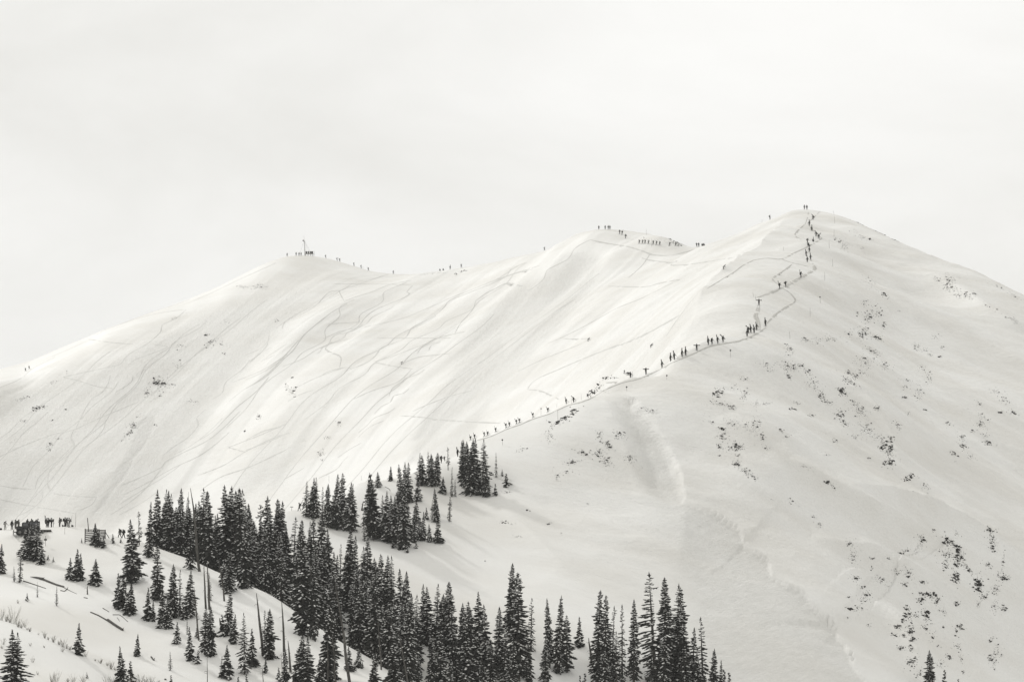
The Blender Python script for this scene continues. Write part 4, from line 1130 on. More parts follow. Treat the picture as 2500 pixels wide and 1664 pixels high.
PEOPLE = [   # where phrase, noun, cloud of (column, row of feet, pose, facing deg, skis: b on pack, d diagonal, n none)
 ('in the crowd at the left edge', [(12,1293,'rest',40,'n','pale'),(29,1292,'stand',20,'n'),(38,1290,'stand',-30,'n','mid'),(45,1289,'stand',60,'n')]),
 ('standing behind the snowcat', [(67,1285,'stand',30,'n'),(77,1284,'stand',-20,'n'),(89,1284,'rest',90,'n','mid')]),
 ('in the trio right of the snowcat', [(114,1282,'stand',60,'b','mid'),(119,1282,'stand',-60,'n'),(126,1283,'holder',-90,'n')]),
 ('in the crowd left of the snow fence', [(146,1285,'stand',-40,'n','mid'),(158,1284,'stand',80,'n'),(163,1285,'rest',20,'n'),(169,1286,'stand',-80,'b')]),
 ('in the pair walking right of the snow fence', [(293,1312,'walk',-120,'n'),(302,1312,'walk',-130,'n')]),
 ('beside the small sign on the ridge edge', [(731.5,1246,'shoulder',-100,'d')]),
 ('above the big ridge clump', [(904,1176,'shoulder',120,'d'),(1077,1130,'walk',150,'n'),(1085,1125,'carry',150,'n'),(1117,1114,'climb',160,'n')]),
 ('on the ridge just above the topmost trees', [(1158,1071,'climb',120,'b'),(1148,1075,'climb',120,'n'),(1182,1066,'walk',100,'d'),(1190,1064,'climb',110,'b'),(1210,1055,'walk',100,'n')]),
 ('in the two pairs carrying skis up the ridge', [(1235,1045,'walk',110,'d'),(1243.5,1042,'walk',110,'b'),(1260.5,1036,'walk',110,'d'),(1268,1033,'walk',110,'d')]),
 ('on the ridge left of the rocky step', [(1301,1020,'shoulder',110,'d'),(1337,1007,'climb',110,'n'),(1382,986,'walk',150,'n'),(1400,982,'walk',160,'d')]),
 ('on the narrow ridge above the rocky step', [(1539,922,'stand',150,'n'),(1577,914,'carry',160,'n'),(1616,898,'climb',160,'b'),(1637,882,'climb',160,'b'),(1646,878,'walk',160,'n'),(1665,871,'climb',160,'b'),(1674,868,'walk',160,'n')]),
 ('with skis held across the shoulders on the ridge', [(1701,856,'carry',175,'n')]),
 ('in the row of four below the zigzag', [(1729,842,'walk',150,'b'),(1738,841,'walk',150,'n'),(1752,839,'walk',150,'b'),(1765,836,'walk',150,'d')]),
 ('in the huddle at the foot of the zigzag', [(1824,821,'climb',170,'b'),(1827,813,'climb',160,'d'),(1833,812,'walk',160,'b'),(1841,813,'climb',160,'n'),(1847,806,'climb',160,'b')]),
 ('on the lower zigzag trail', [(1869,796,'holder',150,'b'),(1853,745,'carry',180,'n'),(1903,705,'walk',120,'b'),(1918,701,'carry',120,'n'),(1955,677,'walk',120,'b')]),
 ('in the group halfway up the summit slope', [(1971,640,'climb',170,'n'),(1979,634,'climb',170,'b'),(1968,625,'climb',160,'n'),(1976,616,'climb',180,'n'),(1973,600,'sit',40,'n'),(1971,594,'rest',60,'n')]),
 ('on the last bend below the summit', [(1985,590,'sit',0,'n'),(1999.5,583,'climb',200,'d'),(1992.6,577,'climb',190,'n'),(1982,564,'climb',190,'b'),(1976,551,'climb',180,'n'),(1985,536,'climb',180,'n')]),
 ('on the summit of the near ridge', [(1964,510,'stand',0,'n'),(1970,510,'stand',0,'n')]),
 ('on the snow crest left of the summit', [(1879.6,536,'stand',60,'n')]),
 ('at the low point of the far skyline', [(1701,601,'carry',20,'n'),(1706,601,'stand',20,'n'),(1714,600,'sit',20,'n'),(1718,600,'sit',20,'n')]),
 ('on top of the rounded far knoll', [(1462,559,'stand',0,'n'),(1477.5,559,'stand',0,'n'),(1485,559,'stand',0,'n'),(1489,559,'stand',0,'n')]),
 ('walking down the side of the far knoll', [(1513,571,'walk',-60,'n'),(1519,573,'walk',-60,'n'),(1527.5,582,'walk',-60,'n')]),
 ('in the long row below the far knoll', [(1561,595,'walk',-90,'n'),(1569,595,'walk',-90,'n'),(1575,595,'walk',-90,'b'),(1583.5,596,'walk',-90,'n'),(1595,597,'walk',-90,'b'),(1603,598,'walk',-90,'n'),(1611,599,'walk',-90,'b'),(1634.5,601,'carry',-90,'n'),(1650,601,'walk',-90,'n')]),
 ('on the far skyline between the mast and the knoll', [(960,667,'walk',90,'n'),(1074,656,'sit',0,'n'),(1082,655,'sit',0,'n'),(1099,652,'walk',0,'n'),(1126,650,'walk',90,'b'),(1329,612,'walk',90,'n')]),
 ('beside the tall mast', [(701,625,'stand',0,'n'),(723,624,'stand',0,'n'),(730,624,'stand',0,'n'),(735,624,'stand',0,'n')]),
 ('descending the skyline right of the mast', [(795,630,'carry',90,'n'),(823,637,'stand',90,'n'),(829,638,'walk',90,'n'),(864,649,'carry',90,'n'),(881.5,655,'carry',90,'n'),(899,661,'walk',90,'n')]),
 ('on the far left skyline', [(62,906,'walk',90,'n'),(71,901,'walk',90,'n')]),
]
NOUN = {'walk': 'dark-clad hiker', 'climb': 'hunched dark-clad hiker', 'stand': 'dark-clad person standing', 'carry': 'person with arms out wide', 'shoulder': 'hiker with skis over shoulder', 'sit': 'person sitting low', 'ski': 'crouching skier', 'rest': 'person bending forward', 'holder': 'person with upright skis'}
P_SKIS = []
def person(x, y, z, posename, face, skis, tone, label, group):
    if skis == 'n' and posename in ('walk', 'climb') and y > 640:
        skis = random.Random(int(x * 7 + y)).choice('bbdn')
    root = empty('person', (x, y, z - .04), math.radians(face), (1.18, 1.18, 1.06))
    tag(root, label, 'person', group)
    r_ = random.Random(int(x * 97 + y * 13))
    cm = MATS['pale_clothing'] if tone == 'pale' else MATS['clothing_3' if tone == 'mid' else 'clothing_%d' % r_.choice((0, 1, 2, 3, 0, 2))]
    me = BODY[posename]
    if not me.materials:
        me.materials.append(MATS['clothing_0'])
    o = mesh_obj('body', me, root, cm)
    mesh_obj('helmet', HELM[posename], root)
    if posename != 'ski' or skis != 'n':
        p = mesh_obj('backpack', PACK[posename], root)
        if skis in 'bd':
            s = mesh_obj('skis', SKI, p)
            J = POSES[posename]
            c = J['che'][0] + Vector((0, .33, .16))
            s.location = c
            s.rotation_euler = (-.15, (.12 if skis == 'b' else .75) * r_.choice((1, 1, -1)), 0)
    return root
n_people = 0
for where, lst in PEOPLE:
    per = {}
    for t in sorted(lst, key=lambda q: q[0]):
        per.setdefault(NOUN[t[2]] + (' in pale jacket' if len(t) > 5 and t[5] == 'pale' else ''), []).append(t)
    for noun, ts in per.items():
        for i, t in enumerate(ts):
            u, v, ps, face, sk = t[:5]
            tone = t[5] if len(t) > 5 else None
            far = v < 670 and u < 1750 or u < 100 and v < 1000
            x, y, z = hit(u, v, ymin=1120 if far else (560 if u < 320 else 600), ymax=1600 if far else (640 if u < 320 else 1215))
            lab = noun + ' ' + where if len(ts) == 1 else noun + ' ' + where + ', ' + ordinal(i) + ' from left'
            person(x, y, z, ps, face, sk, tone, lab, 'people ' + where)
            n_people += 1
            if ps in ('carry',) and y < 1000:
                P_SKIS.append((x, y, z, face, where, u))
# skiers out on the slopes
for u, v, lab in ((979,889,'lone skier turning in the middle of the far bowl'), (1435,833,'tiny skier at the end of a track on the bowl wall'), (1588,849,'skier crouching low on the bright slope above the ridge'), (1765.6,657,'skier dropping in below the bright snow crest')):
    x, y, z = hit(u, v, ymin=800)
    person(x, y, z, 'ski', 100, 'n', None, lab, 'skiers on the open slopes')
# skis carried by hand across the shoulders: things of their own
for i, (x, y, z, face, where, u) in enumerate(P_SKIS):
    o = mesh_obj('skis', SKI)
    J = POSES['carry']
    c = J['nec'][0] + Vector((0, .12, .0))
    R = Matrix.Rotation(math.radians(face), 4, 'Z')
    o.matrix_world = Matrix.Translation((x, y, z - .04)) @ R @ Matrix.Translation(c) @ Matrix.Rotation(math.radians(88), 4, 'Y')
    tag(o, 'skis lying across shoulders ' + where.replace('with skis held across the shoulders', 'of the lone figure') if sum(1 for q in P_SKIS if q[4] == where) == 1 else
        'skis across shoulders ' + where.replace('with skis held across the shoulders ', '') + ', ' + ordinal([q[5] for q in P_SKIS if q[4] == where].index(u)) + ' such pair', 'skis', 'skis carried across shoulders')
# upright skis beside the trio and the resting climber
for u, v, lab, lim in ((131,1283,'pair of skis standing upright beside the trio right of the snowcat',(560,640)), (1544,922,'skis stuck upright in the snow at the top of the rocky step',(600,1000)), (1986,589,'skis stuck upright beside the sitting climber below the summit',(800,1215)), (1845,733,'pair of skis planted in the snow at the zigzag corner',(700,1215))):
    x, y, z = hit(u, v, ymin=lim[0], ymax=lim[1])
    o = mesh_obj('skis', SKI)
    o.location = (x, y, z + .80)
    o.rotation_euler = (.06, .05, random.uniform(0, 3))
    tag(o, lab, 'skis', 'upright skis')
print('people', n_people)

# ------------------------------------------------------------------ snowcat, fence, mast, poles, dead wood, shrubs
material('dark_paint', (0.022, 0.022, 0.021), 0.45, 0.4, var=0.2, scale=1.5)
material('rubber', (0.02, 0.02, 0.019), 0.8, 0.2, var=0.3, scale=5)
material('glass_dark', (0.05, 0.052, 0.055), 0.08, 0.6)
material('steel', (0.12, 0.118, 0.112), 0.5, 0.4, var=0.2, scale=3)
material('pale_steel', (0.24, 0.236, 0.225), 0.5, 0.4, var=0.15, scale=3)
material('weathered_plank', (0.055, 0.052, 0.047), 0.85, 0.15, var=0.35, scale=3)
material('bamboo', (0.14, 0.13, 0.105), 0.7, 0.2, var=0.2, scale=5)
material('sign_face', (0.09, 0.088, 0.082), 0.6, 0.3)
material('twig', (0.14, 0.128, 0.105), 0.9, 0.1, var=0.3, scale=4)

def bevel_box(mb_name, size, c, mat, parent, bev=0.06, seg=2):
    bm = bmesh.new()
    bmesh.ops.create_cube(bm, size=1.0)
    for v in bm.verts:
        v.co = Vector((v.co.x * size[0] + c[0], v.co.y * size[1] + c[1], v.co.z * size[2] + c[2]))
    bmesh.ops.bevel(bm, geom=bm.edges[:], offset=bev, segments=seg, affect='EDGES')
    me = bpy.data.meshes.new(mb_name)
    bm.to_mesh(me); bm.free()
    return mesh_obj(mb_name, me, parent, mat)
def make_snowcat():
    x, y, z = hit(68, 1303, ymin=560, ymax=640)
    root = empty('snowcat', (x, y, z - .15), math.radians(12))
    tag(root, 'dark snowcat with boxy passenger cabin parked behind the left spruce clump', 'snowcat')
    for sy in (-1.15, 1.15):
        mb = MB()
        ring = [(-2.3, .25), (-2.0, .05), (1.9, .05), (2.35, .32), (2.45, .62), (2.1, .86), (-2.0, .86), (-2.4, .6)]
        for i in range(len(ring)):
            (a, b), (c, d) = ring[i], ring[(i + 1) % len(ring)]
            mb.face((a, sy - .45, b), (c, sy - .45, d), (c, sy + .45, d), (a, sy + .45, b))
            n = max(1, int(math.hypot(c - a, d - b) / .28))
            for k in range(n):
                t = (k + .5) / n
                mb.box((a + (c - a) * t, sy, b + (d - b) * t), (.07, .92, .07))
        mb.face(*[(a, sy - .45, b) for a, b in ring])
        mb.face(*[(a, sy + .45, b) for a, b in reversed(ring)])
        t = mb.build('track', MATS['rubber'], root)
        for wx in (-1.7, -.6, .5, 1.6):
            w = MB()
            w.tube([(wx, sy - .48, .45), (wx, sy + .48, .45)], [.30, .30], 12)
            w.build('wheel', MATS['steel'], t)
    bevel_box('chassis', (4.6, 1.5, .6), (0, 0, .85), MATS['dark_paint'], root)
    bevel_box('hood', (1.3, 1.9, .75), (-1.75, 0, 1.35), MATS['dark_paint'], root, .12)
    cab = bevel_box('cab', (1.35, 2.0, 1.35), (-.55, 0, 1.85), MATS['dark_paint'], root, .14)
    for yy in (-1.012, 1.012):
        bevel_box('window', (.9, .03, .6), (-.55, yy, 2.05), MATS['glass_dark'], cab, .01, 1)
    bevel_box('window', (.03, 1.5, .6), (-1.235, 0, 2.08), MATS['glass_dark'], cab, .01, 1)
    pc = bevel_box('passenger_cabin', (2.2, 2.2, 1.6), (1.25, 0, 1.95), MATS['dark_paint'], root, .12)
    for wx in (.6, 1.25, 1.9):
        bevel_box('window', (.5, .03, .55), (wx, -1.112, 2.25), MATS['glass_dark'], pc, .01, 1)
    mb = MB()
    mb.face((2.5, -1.6, .15), (2.5, 1.6, .15), (2.75, 1.7, .75), (2.75, -1.7, .75))
    mb.box((2.95, 0, .5), (.25, 3.3, .7))
    mb.build('tiller', MATS['steel'], root)
    mb = MB()
    for q in (-1.5, -.5, .5, 1.5):
        mb.box((-2.9, q * .8, .5), (.12, .9, .85))
    mb.box((-2.6, 0, .55), (.6, .5, .2))
    mb.build('blade', MATS['steel'], root)
    for sx in (-.6, .6):
        l = MB(); l.tube([(-2.42, sx, 1.5), (-2.36, sx, 1.5)], [.12, .12], 8); l.build('headlight', MATS['steel'], root)
make_snowcat()
# long panel lying right of the snowcat
x, y, z = hit(112, 1298, ymin=560, ymax=640)
mb = MB()
R = Matrix.Rotation(math.radians(-8), 3, 'Z') @ Matrix.Rotation(math.radians(62), 3, 'X')
mb.box((0, 0, .28), (2.3, .10, .62), R)
for q in (-1.0, -.35, .35, 1.0):
    mb.box(R @ Vector((q, -.08, 0)) + Vector((0, 0, .28)), (.08, .08, .66), R)
o = mb.build('ramp', MATS['weathered_plank']); o.location = (x, y, z)
tag(o, 'low dark ramp panel lying on the snow right of the snowcat', 'ramp')

# snow fence of horizontal planks
F0, F1, F2 = [Vector(hit(u, v, ymin=540, ymax=640)) for u, v in ((207.5, 1325), (246, 1320), (264, 1318.5))]
F1.y = F0.y + 1.2; F1.x = (246 - UC) / (FPX * CP) * F1.y; F1.z = height(F1.x, F1.y)
F2.y = F1.y + 0.8; F2.x = (264 - UC) / (FPX * CP) * F2.y; F2.z = height(F2.x, F2.y)
fence = empty('snow_fence', F0)
tag(fence, 'open plank snow fence with dark posts behind small spruces', 'fence')
tops = []
for P, vt in ((F0, 1289.5), (F1, 1290.5), (F2, 1292)):
    top = float(ray(0, vt)[1]) * P.y
    tops.append(top)
    mb = MB(); mb.box((P.x - F0.x, P.y - F0.y, (P.z - .5 + top) / 2 - F0.z), (.17, .17, top - P.z + .5)); mb.build('post', MATS['weathered_plank'], fence)
for (A, ta), (B, tb), n in (((F0, tops[0]), (F1, tops[1]), 7), ((F1, tops[1]), (F2, tops[2]), 6)):
    for k in range(n):
        t = (k + .35) / n
        za, zb = A.z + .25 + (ta - A.z - .25) * t, B.z + .2 + (tb - B.z - .2) * t
        p, q = Vector((A.x, A.y - .13, za)) - F0, Vector((B.x, B.y - .13, zb)) - F0
        d = (q - p)
        mb = MB()
        h = .10
        nrm = Vector((0, .03, 0))
        vs4 = [p - Vector((0, 0, h)), q - Vector((0, 0, h)), q + Vector((0, 0, h)), p + Vector((0, 0, h))]
        mb.face(*[v - nrm for v in vs4]); mb.face(*[v + nrm for v in reversed(vs4)])
        for i in range(4):
            a, b = vs4[i], vs4[(i + 1) % 4]
            mb.face(a - nrm, a + nrm, b + nrm, b - nrm)
        mb.build('plank', MATS['weathered_plank'], fence)
mb = MB(); mb.tube([F2 - F0 + Vector((0, 0, 1.4)), F2 - F0 + Vector((.9, 1.2, -.2))], [.07, .07], 5); mb.build('brace', MATS['weathered_plank'], fence)

# lattice mast with guy wires and the equipment platform beside it
mx, my, mz = hit(745, 624, ymin=1300, ymax=1600)
mast = empty('radio_mast', (mx, my, mz))
tag(mast, 'tall thin lattice mast with guy wires on the far left summit', 'mast')
mb = MB(); HM = 10.0; top = Vector((-.7, 0, HM)); legs = [Vector((.45 * math.cos(a), .45 * math.sin(a), -.3)) for a in (.3, 2.4, 4.5)]
for k in range(3):
    mb.tube([legs[k], legs[k].lerp(top, .9)], [.06, .04], 5)
for s_ in range(9):
    t0, t1 = s_ / 10, (s_ + 1) / 10
    for k in range(3):
        mb.tube([legs[k].lerp(top, t0), legs[(k + 1) % 3].lerp(top, t1)], [.03, .03], 4)
mb.build('lattice', MATS['pale_steel'], mast)
mb = MB(); mb.tube([top * .88, top + Vector((-.05, 0, 1.2))], [.06, .03], 5); mb.build('antenna', MATS['pale_steel'], mast)
b = blob(top * .82 + Vector((-.55, -.3, 0)), (.42, .2, .42)); b.build('dish', MATS['pale_steel'], mast)
for gx, gy in ((-3.2, -1.5), (4.2, -1.0), (1.5, 3.5), (3.0, -2.4)):
    mb = MB(); mb.tube([top * .84, Vector((gx, gy, -.4))], [.035, .035], 4); mb.build('guy_wire', MATS['pale_steel'], mast)
px_, py_, pz_ = hit(755, 624, ymin=1300, ymax=1600)
plat = empty('equipment_platform', (px_, py_, pz_))
tag(plat, 'raised metal platform with equipment cabinets beside the mast', 'platform')
mb = MB(); mb.box((0, 0, 1.05), (4.4, 2.0, .18)); mb.build('deck', MATS['pale_steel'], plat)
for a in (-2.0, -.6, .8, 2.0):
    mb = MB(); mb.box((a, -.85, .3), (.18, .18, 1.4)); mb.box((a, .85, .3), (.18, .18, 1.4)); mb.box((a, 0, .2), (.1, 1.7, .1)); mb.build('leg', MATS['pale_steel'], plat)
for a, w in ((-1.55, .9), (-.4, .8), (.65, .7), (1.6, 1.0)):
    c = bevel_box('cabinet', (w, .9, 1.25), (a, 0, 1.77), MATS['pale_steel'], plat, .03, 1)
    bevel_box('door', (w * .8, .03, 1.0), (a, -.462, 1.77), MATS['dark_paint'], c, .005, 1)
mb = MB()
mb.tube([(-2.15, -.95, 1.1), (-2.15, -.95, 2.2), (2.15, -.95, 2.2), (2.15, -.95, 1.1)], [.03] * 4, 4); mb.build('railing', MATS['pale_steel'], plat)
mb = MB(); mb.tube([(2.9, -.9, -.2), (2.9, -.9, 2.4)], [.06, .05], 5); mb.tube([(2.9, -.9, .5), (2.1, -.9, 1.1)], [.05, .05], 4); mb.build('stair', MATS['pale_steel'], plat)

# marker poles: column, foot row, length in photo pixels, lean, tag, near/far, label
POLES = [
 (1320.6,1014,20,.02,1,'dark marker pole on the ridge between two groups of hikers'),
 (1362,1024,24,-.02,0,'tall thin pole on the face above the dark rock step'),
 (1359,993,7,.05,0,'short pole on the ridge just left of the tall thin pole'),
 (1395,985,15,.0,0,'pole beside the pair of hikers at the rocky step'),
 (1419,976,14,.0,0,'pole right of the pair of hikers at the rocky step'),
 (1437,967,13,.03,0,'pole just left of the rocks on the ridge step'),
 (1227,1086,15,-.05,1,'tagged pole on the face right of the topmost spruces'),
 (1783,872,20,.02,1,'tagged pole on the face below the row of four hikers'),
 (1628,926,9,.0,1,'short pole with round tag below the narrow ridge'),
 (1530,954,6,.0,1,'stubby tagged pole below the rock step'),
 (2013.5,684,20,.0,0,'bare pole right of the upper zigzag bend'),
 (2003,740,18,-.06,1,'tagged pole on the slope right of the zigzag corner'),
 (1978,772,22,.0,0,'tall bare pole right of the lower zigzag corner'),
 (1929,827,18,-.08,0,'leaning pole right of the hikers at the zigzag foot'),
 (2025,606,20,-.05,0,'pole right of the last bend below the summit'),
 (2033,650,18,-.04,0,'pole lowest of the upper line right of the trail'),
 (2036,577,18,.04,0,'pole highest but one right of the summit trail'),
 (2038,545,16,-.03,0,'pole just below the skyline right of the summit'),
 (2037,520,10,-.3,0,'leaning pole on the skyline right of the summit'),
 (1913,611,10,-.05,0,'short pole on the snow left of the summit trail'),
 (1840,724,11,-.2,0,'short leaning pole at the left zigzag corner'),
 (1591,602,20,.0,0,'thin pole among the long row of far walkers'),
 (1578,573,14,.0,0,'thin pole on the skyline of the far knoll'),
 (1860,543,8,.1,0,'short pole on the snow crest left of the summit'),
 (184,1286,36,.02,0,'thin tall pole right of the crowd on the left knoll'),
 (158,1303,16,.0,0,'thin stake on the bank below the crowd'),
 (97,1276,12,-.06,0,'thin pole just right of the snowcat roof'),
 (882,1172,12,.0,0,'thin pole on the drift right of the lone hiker clump'),
 (803,1176,16,.0,0,'thin pole behind the ridge clump of the lone hiker'),
 (886,654,6,.0,0,'short pole by the descending skyline walkers right of mast'),
 (163,913,9,.0,1,'tagged pole on the snow below the far left skyline'),
]
for u, v, ln, lean, tg, lab in POLES:
    far = (v < 680 and u < 1700) or v < 920 and u < 300
    x, y, z = hit(u, v, ymin=1120 if far else 540, ymax=1600 if far else 1215)
    L_ = max(1.2, ln * y / FPX)
    root = empty('marker_pole', (x, y, z))
    tag(root, lab, 'pole', 'marker poles')
    r0 = .022 + y * 1.8e-5
    mb = MB(); mb.tube([(0, 0, -.4), (math.sin(lean) * L_, 0, L_ * math.cos(lean))], [r0, r0 * .8], 5); mb.build('shaft', MATS['bamboo'], root)
    if tg:
        mb = MB(); mb.tube([(math.sin(lean) * L_ * .85, -.05, L_ * .85), (math.sin(lean) * L_ * .85, .05, L_ * .85)], [.22, .22], 8); mb.build('disc', MATS['dark_paint'], root)
def sign(u, v, hpx, w, h, lab, top=False):
    x, y, z = hit(u, v, ymin=540, ymax=760)
    L_ = hpx * y / FPX
    root = empty('sign_post', (x, y, z)); tag(root, lab, 'sign')
    mb = MB(); mb.tube([(0, 0, -.3), (0.02, 0, L_)], [.04, .04], 5); mb.build('post', MATS['weathered_plank'], root)
    mb = MB(); mb.box((0, -.07, L_ - h / 2 if top else L_ * .62), (w, .05, h)); mb.build('board', MATS['sign_face'], root)
sign(111, 1332, 25, .55, .40, 'small square sign on a thin post below the crowd')
sign(712, 1246, 10, .75, .14, 'low T-shaped sign on the ridge edge left of the lone hiker', True)
# stout leaning post behind the fence
x, y, z = hit(217, 1296, ymin=540, ymax=640)
mb = MB(); mb.tube([(0, 0, -.5), (-.33, 0, 2.75)], [.10, .07], 7); o = mb.build('wooden_post', MATS['weathered_plank']); o.location = (x, y, z)
tag(o, 'stout leaning wooden post sticking up behind the snow fence', 'post')

# standing dead trunks: top column,row, base column,row, base radius, label, hidden base distance
SNAGS = [
 (465,1191,488,1394,.30,0,'tall leaning bare trunk rising above the left wood'),
 (460,1200,466,1330,.13,-590,'thin dead trunk left of the tall leaning bare trunk'),
 (470,1215,476,1330,.11,-592,'thin dead trunk close beside the tall leaning bare trunk'),
 (498,1376,503,1484,.20,0,'left one of two bare trunks below the wood'),
 (506,1370,512,1486,.22,0,'right one of two bare trunks below the wood'),
 (534,1366,548,1466,.17,0,'bare trunk leaning before the wood edge'),
 (474,1432,486,1562,.17,0,'bare leaning trunk in front of the left slope grove'),
 (536,1507,542,1541,.26,0,'short broken stump standing on the left slope'),
 (626,1447,643,1600,.28,0,'stout bare trunk with one side branch on the left slope'),
 (687.5,1467,694,1600,.24,0,'bare trunk with a kinked top right of the stout trunk'),
 (703,1563,710,1640,.22,0,'broken dark trunk leaning beside the kinked trunk'),
 (506,1595,506,1668,.07,0,'very thin bare stem at the bottom of the left slope'),
 (640,1622,643,1668,.07,0,'very thin bare stem below the stout trunk'),
 (687,1590,689,1668,.06,0,'thin bare stem left of the kinked trunk'),
 (818,1425,856,1672,.27,0,'long leaning bare trunk across the foot of the wood'),
 (800,1560,799,1672,.16,0,'straight bare trunk in the stand at the wood foot'),
 (811,1545,820,1672,.13,0,'bare trunk leaning right in the stand at the wood foot'),
 (922,1505,931,1634,.15,0,'thin pale trunk at the right foot of the wood'),
 (974,1540,997,1672,.15,0,'thin trunk leaning right at the bottom of the wood'),
 (213.5,1428,213.5,1450,.13,0,'short dark stub standing alone on the open left slope'),
 (1437,1556,1446,1622,.30,0,'broken grey stump with dead twigs left of the tall groups'),
 (887,1222,883,1245,.20,0,'leaning dark snag on the snow right of the ridge clump'),
 (1058,1546,1068,1690,.16,-560,'bare trunk showing in the bottom middle wood'),
]
for ut, vt, ub, vb, r0, hid, lab in SNAGS:
    if hid:
        y = -hid; x = float(ray(ub, vb)[0]) * y; z = height(x, y)
    else:
        x, y, z = hit(ub, min(vb, 1715), ymax=800)
    tx, ty, tz = pt(ut, vt, y)
    V_ = Vector((tx - x, 0, tz - z))
    r_ = random.Random(int(ub))
    root = empty('dead_trunk', (x, y, z)); tag(root, lab, 'dead tree', 'dead trunks')
    mb = MB()
    wob = [Vector((r_.uniform(-.012, .012) * V_.z, 0, 0)) for _ in range(5)]
    mb.tube([Vector((0, 0, -.4)), V_ * .25 + wob[0], V_ * .5 + wob[1], V_ * .78 + wob[2], V_], [r0 * 1.1, r0 * .9, r0 * .75, r0 * .5, r0 * .18], 7)
    mb.build('trunk', MATS['grey_wood'], root)
    n = 3 if V_.z < 6 else 7
    if 'stump' in lab or 'stub' in lab: n = 2
    if 'dead twigs' in lab: n = 9
    for k in range(n):
        t = r_.uniform(.25, .9); a = r_.uniform(0, 6.28); l = r_.uniform(.3, 1.0) * (1.3 if 'dead twigs' in lab else .8)
        p = V_ * t
        mb = MB(); mb.tube([p, p + Vector((math.cos(a) * l * .6, math.sin(a) * l * .6, r_.uniform(-.1, .15))), p + Vector((math.cos(a) * l, math.sin(a) * l, r_.uniform(-.4, .2)))], [.035, .025, .01], 4)
        mb.build('branch_stub', MATS['grey_wood'], root)

# fallen logs: photo polyline, start and end radius
LOGS = [
 ([(74,1409),(90,1411),(105,1415)],.05,.30,'wedge-shaped end of a broken log above the fallen trunk'),
 ([(103,1414),(120,1421),(138,1428),(156,1433)],.22,.16,'long fallen trunk on the open left slope'),
 ([(156,1434),(170,1441),(187,1449)],.06,.04,'thin fallen stem trailing right of the fallen trunk'),
 ([(57,1418),(85,1427),(112,1436)],.12,.05,'thin dark log beside the sparse left spruces'),
 ([(221,1494),(240,1502),(261,1514)],.10,.14,'thin long log on the lower left slope'),
 ([(263,1514),(280,1526),(299,1538)],.26,.22,'thick fallen trunk with torn root end'),
 ([(251,1484),(258,1488),(266,1493)],.08,.05,'short fallen branch above the thick trunk'),
 ([(275,1500),(291,1500),(300,1506),(312,1517)],.07,.05,'bent fallen branch above the thick trunk'),
 ([(286,1507),(289,1511),(292,1516)],.05,.03,'stubby fallen twig between branch and thick trunk'),
 ([(205,1458),(214,1460)],.09,.07,'small dark log piece below the lone stub'),
 ([(148,1441),(157,1443),(163,1438)],.10,.06,'broken root piece at the end of the fallen trunk'),
 ([(369,1603),(375,1611)],.14,.10,'dark root lump on the slope by the lower spruces'),
 ([(402,1658),(406,1659)],.16,.12,'small dark lump at the bottom of the left slope'),
 ([(940,1188),(950,1193),(953,1198)],.07,.05,'curved dark branch on the snow left of the ridge clump'),
]
for pts_, r0, r1, lab in LOGS:
    P = [Vector(hit(u, v, ymax=800)) for u, v in pts_]
    for p in P: p.z += max(r0, r1) * .55
    o0 = P[0].copy()
    mb = MB()
    n = len(P)
    mb.tube([p - o0 for p in P], [r0 + (r1 - r0) * i / (n - 1) for i in range(n)], 7)
    if 'root' in lab or 'wedge' in lab:
        e = P[-1] - o0
        for k in range(5):
            a = k * 1.25
            mb.tube([e, e + Vector((.25, math.cos(a) * .35, math.sin(a) * .45))], [.09, .02], 4)
    o = mb.build('fallen_log', MATS['grey_wood']); o.location = o0
    tag(o, lab, 'log', 'fallen logs')

# bare shrubs
SHRUBS = [(3,1513,34,8),(15,1516,22,9),(33,1522,46,8),(24,1519,18,8),(45,1530,22,9),(52,1532,14,8),(61,1531,25,5),(73,1541,13,9),(66,1537,8,7),(94,1549,7,6),(110,1557,20,8),(118,1561,10,6),(131,1567,19,9),(145,1573,12,8),(155,1579,23,9),(163,1582,14,8),(171,1586,13,8),(210,1602,17,5),(232,1612,8,6),(245,1618,14,9),(262,1624,12,7),(271,1632,22,10),(281,1635,12,8),
 (127,1668,30,8),(136,1668,38,5),(165,1668,16,7),(178,1668,26,6),(204,1668,28,7),(262,1672,30,8),(275,1672,22,7),(318,1672,30,8),(330,1668,24,9),(343,1672,30,9),(356,1668,20,9),(368,1672,26,9),(384,1672,16,8),(8,1572,20,4),(80,1616,18,4),(74,1576,10,4),(108,1580,9,5),(152,1590,14,5),(92,1646,10,5),(5,1582,12,5),(44,1472,12,4)]
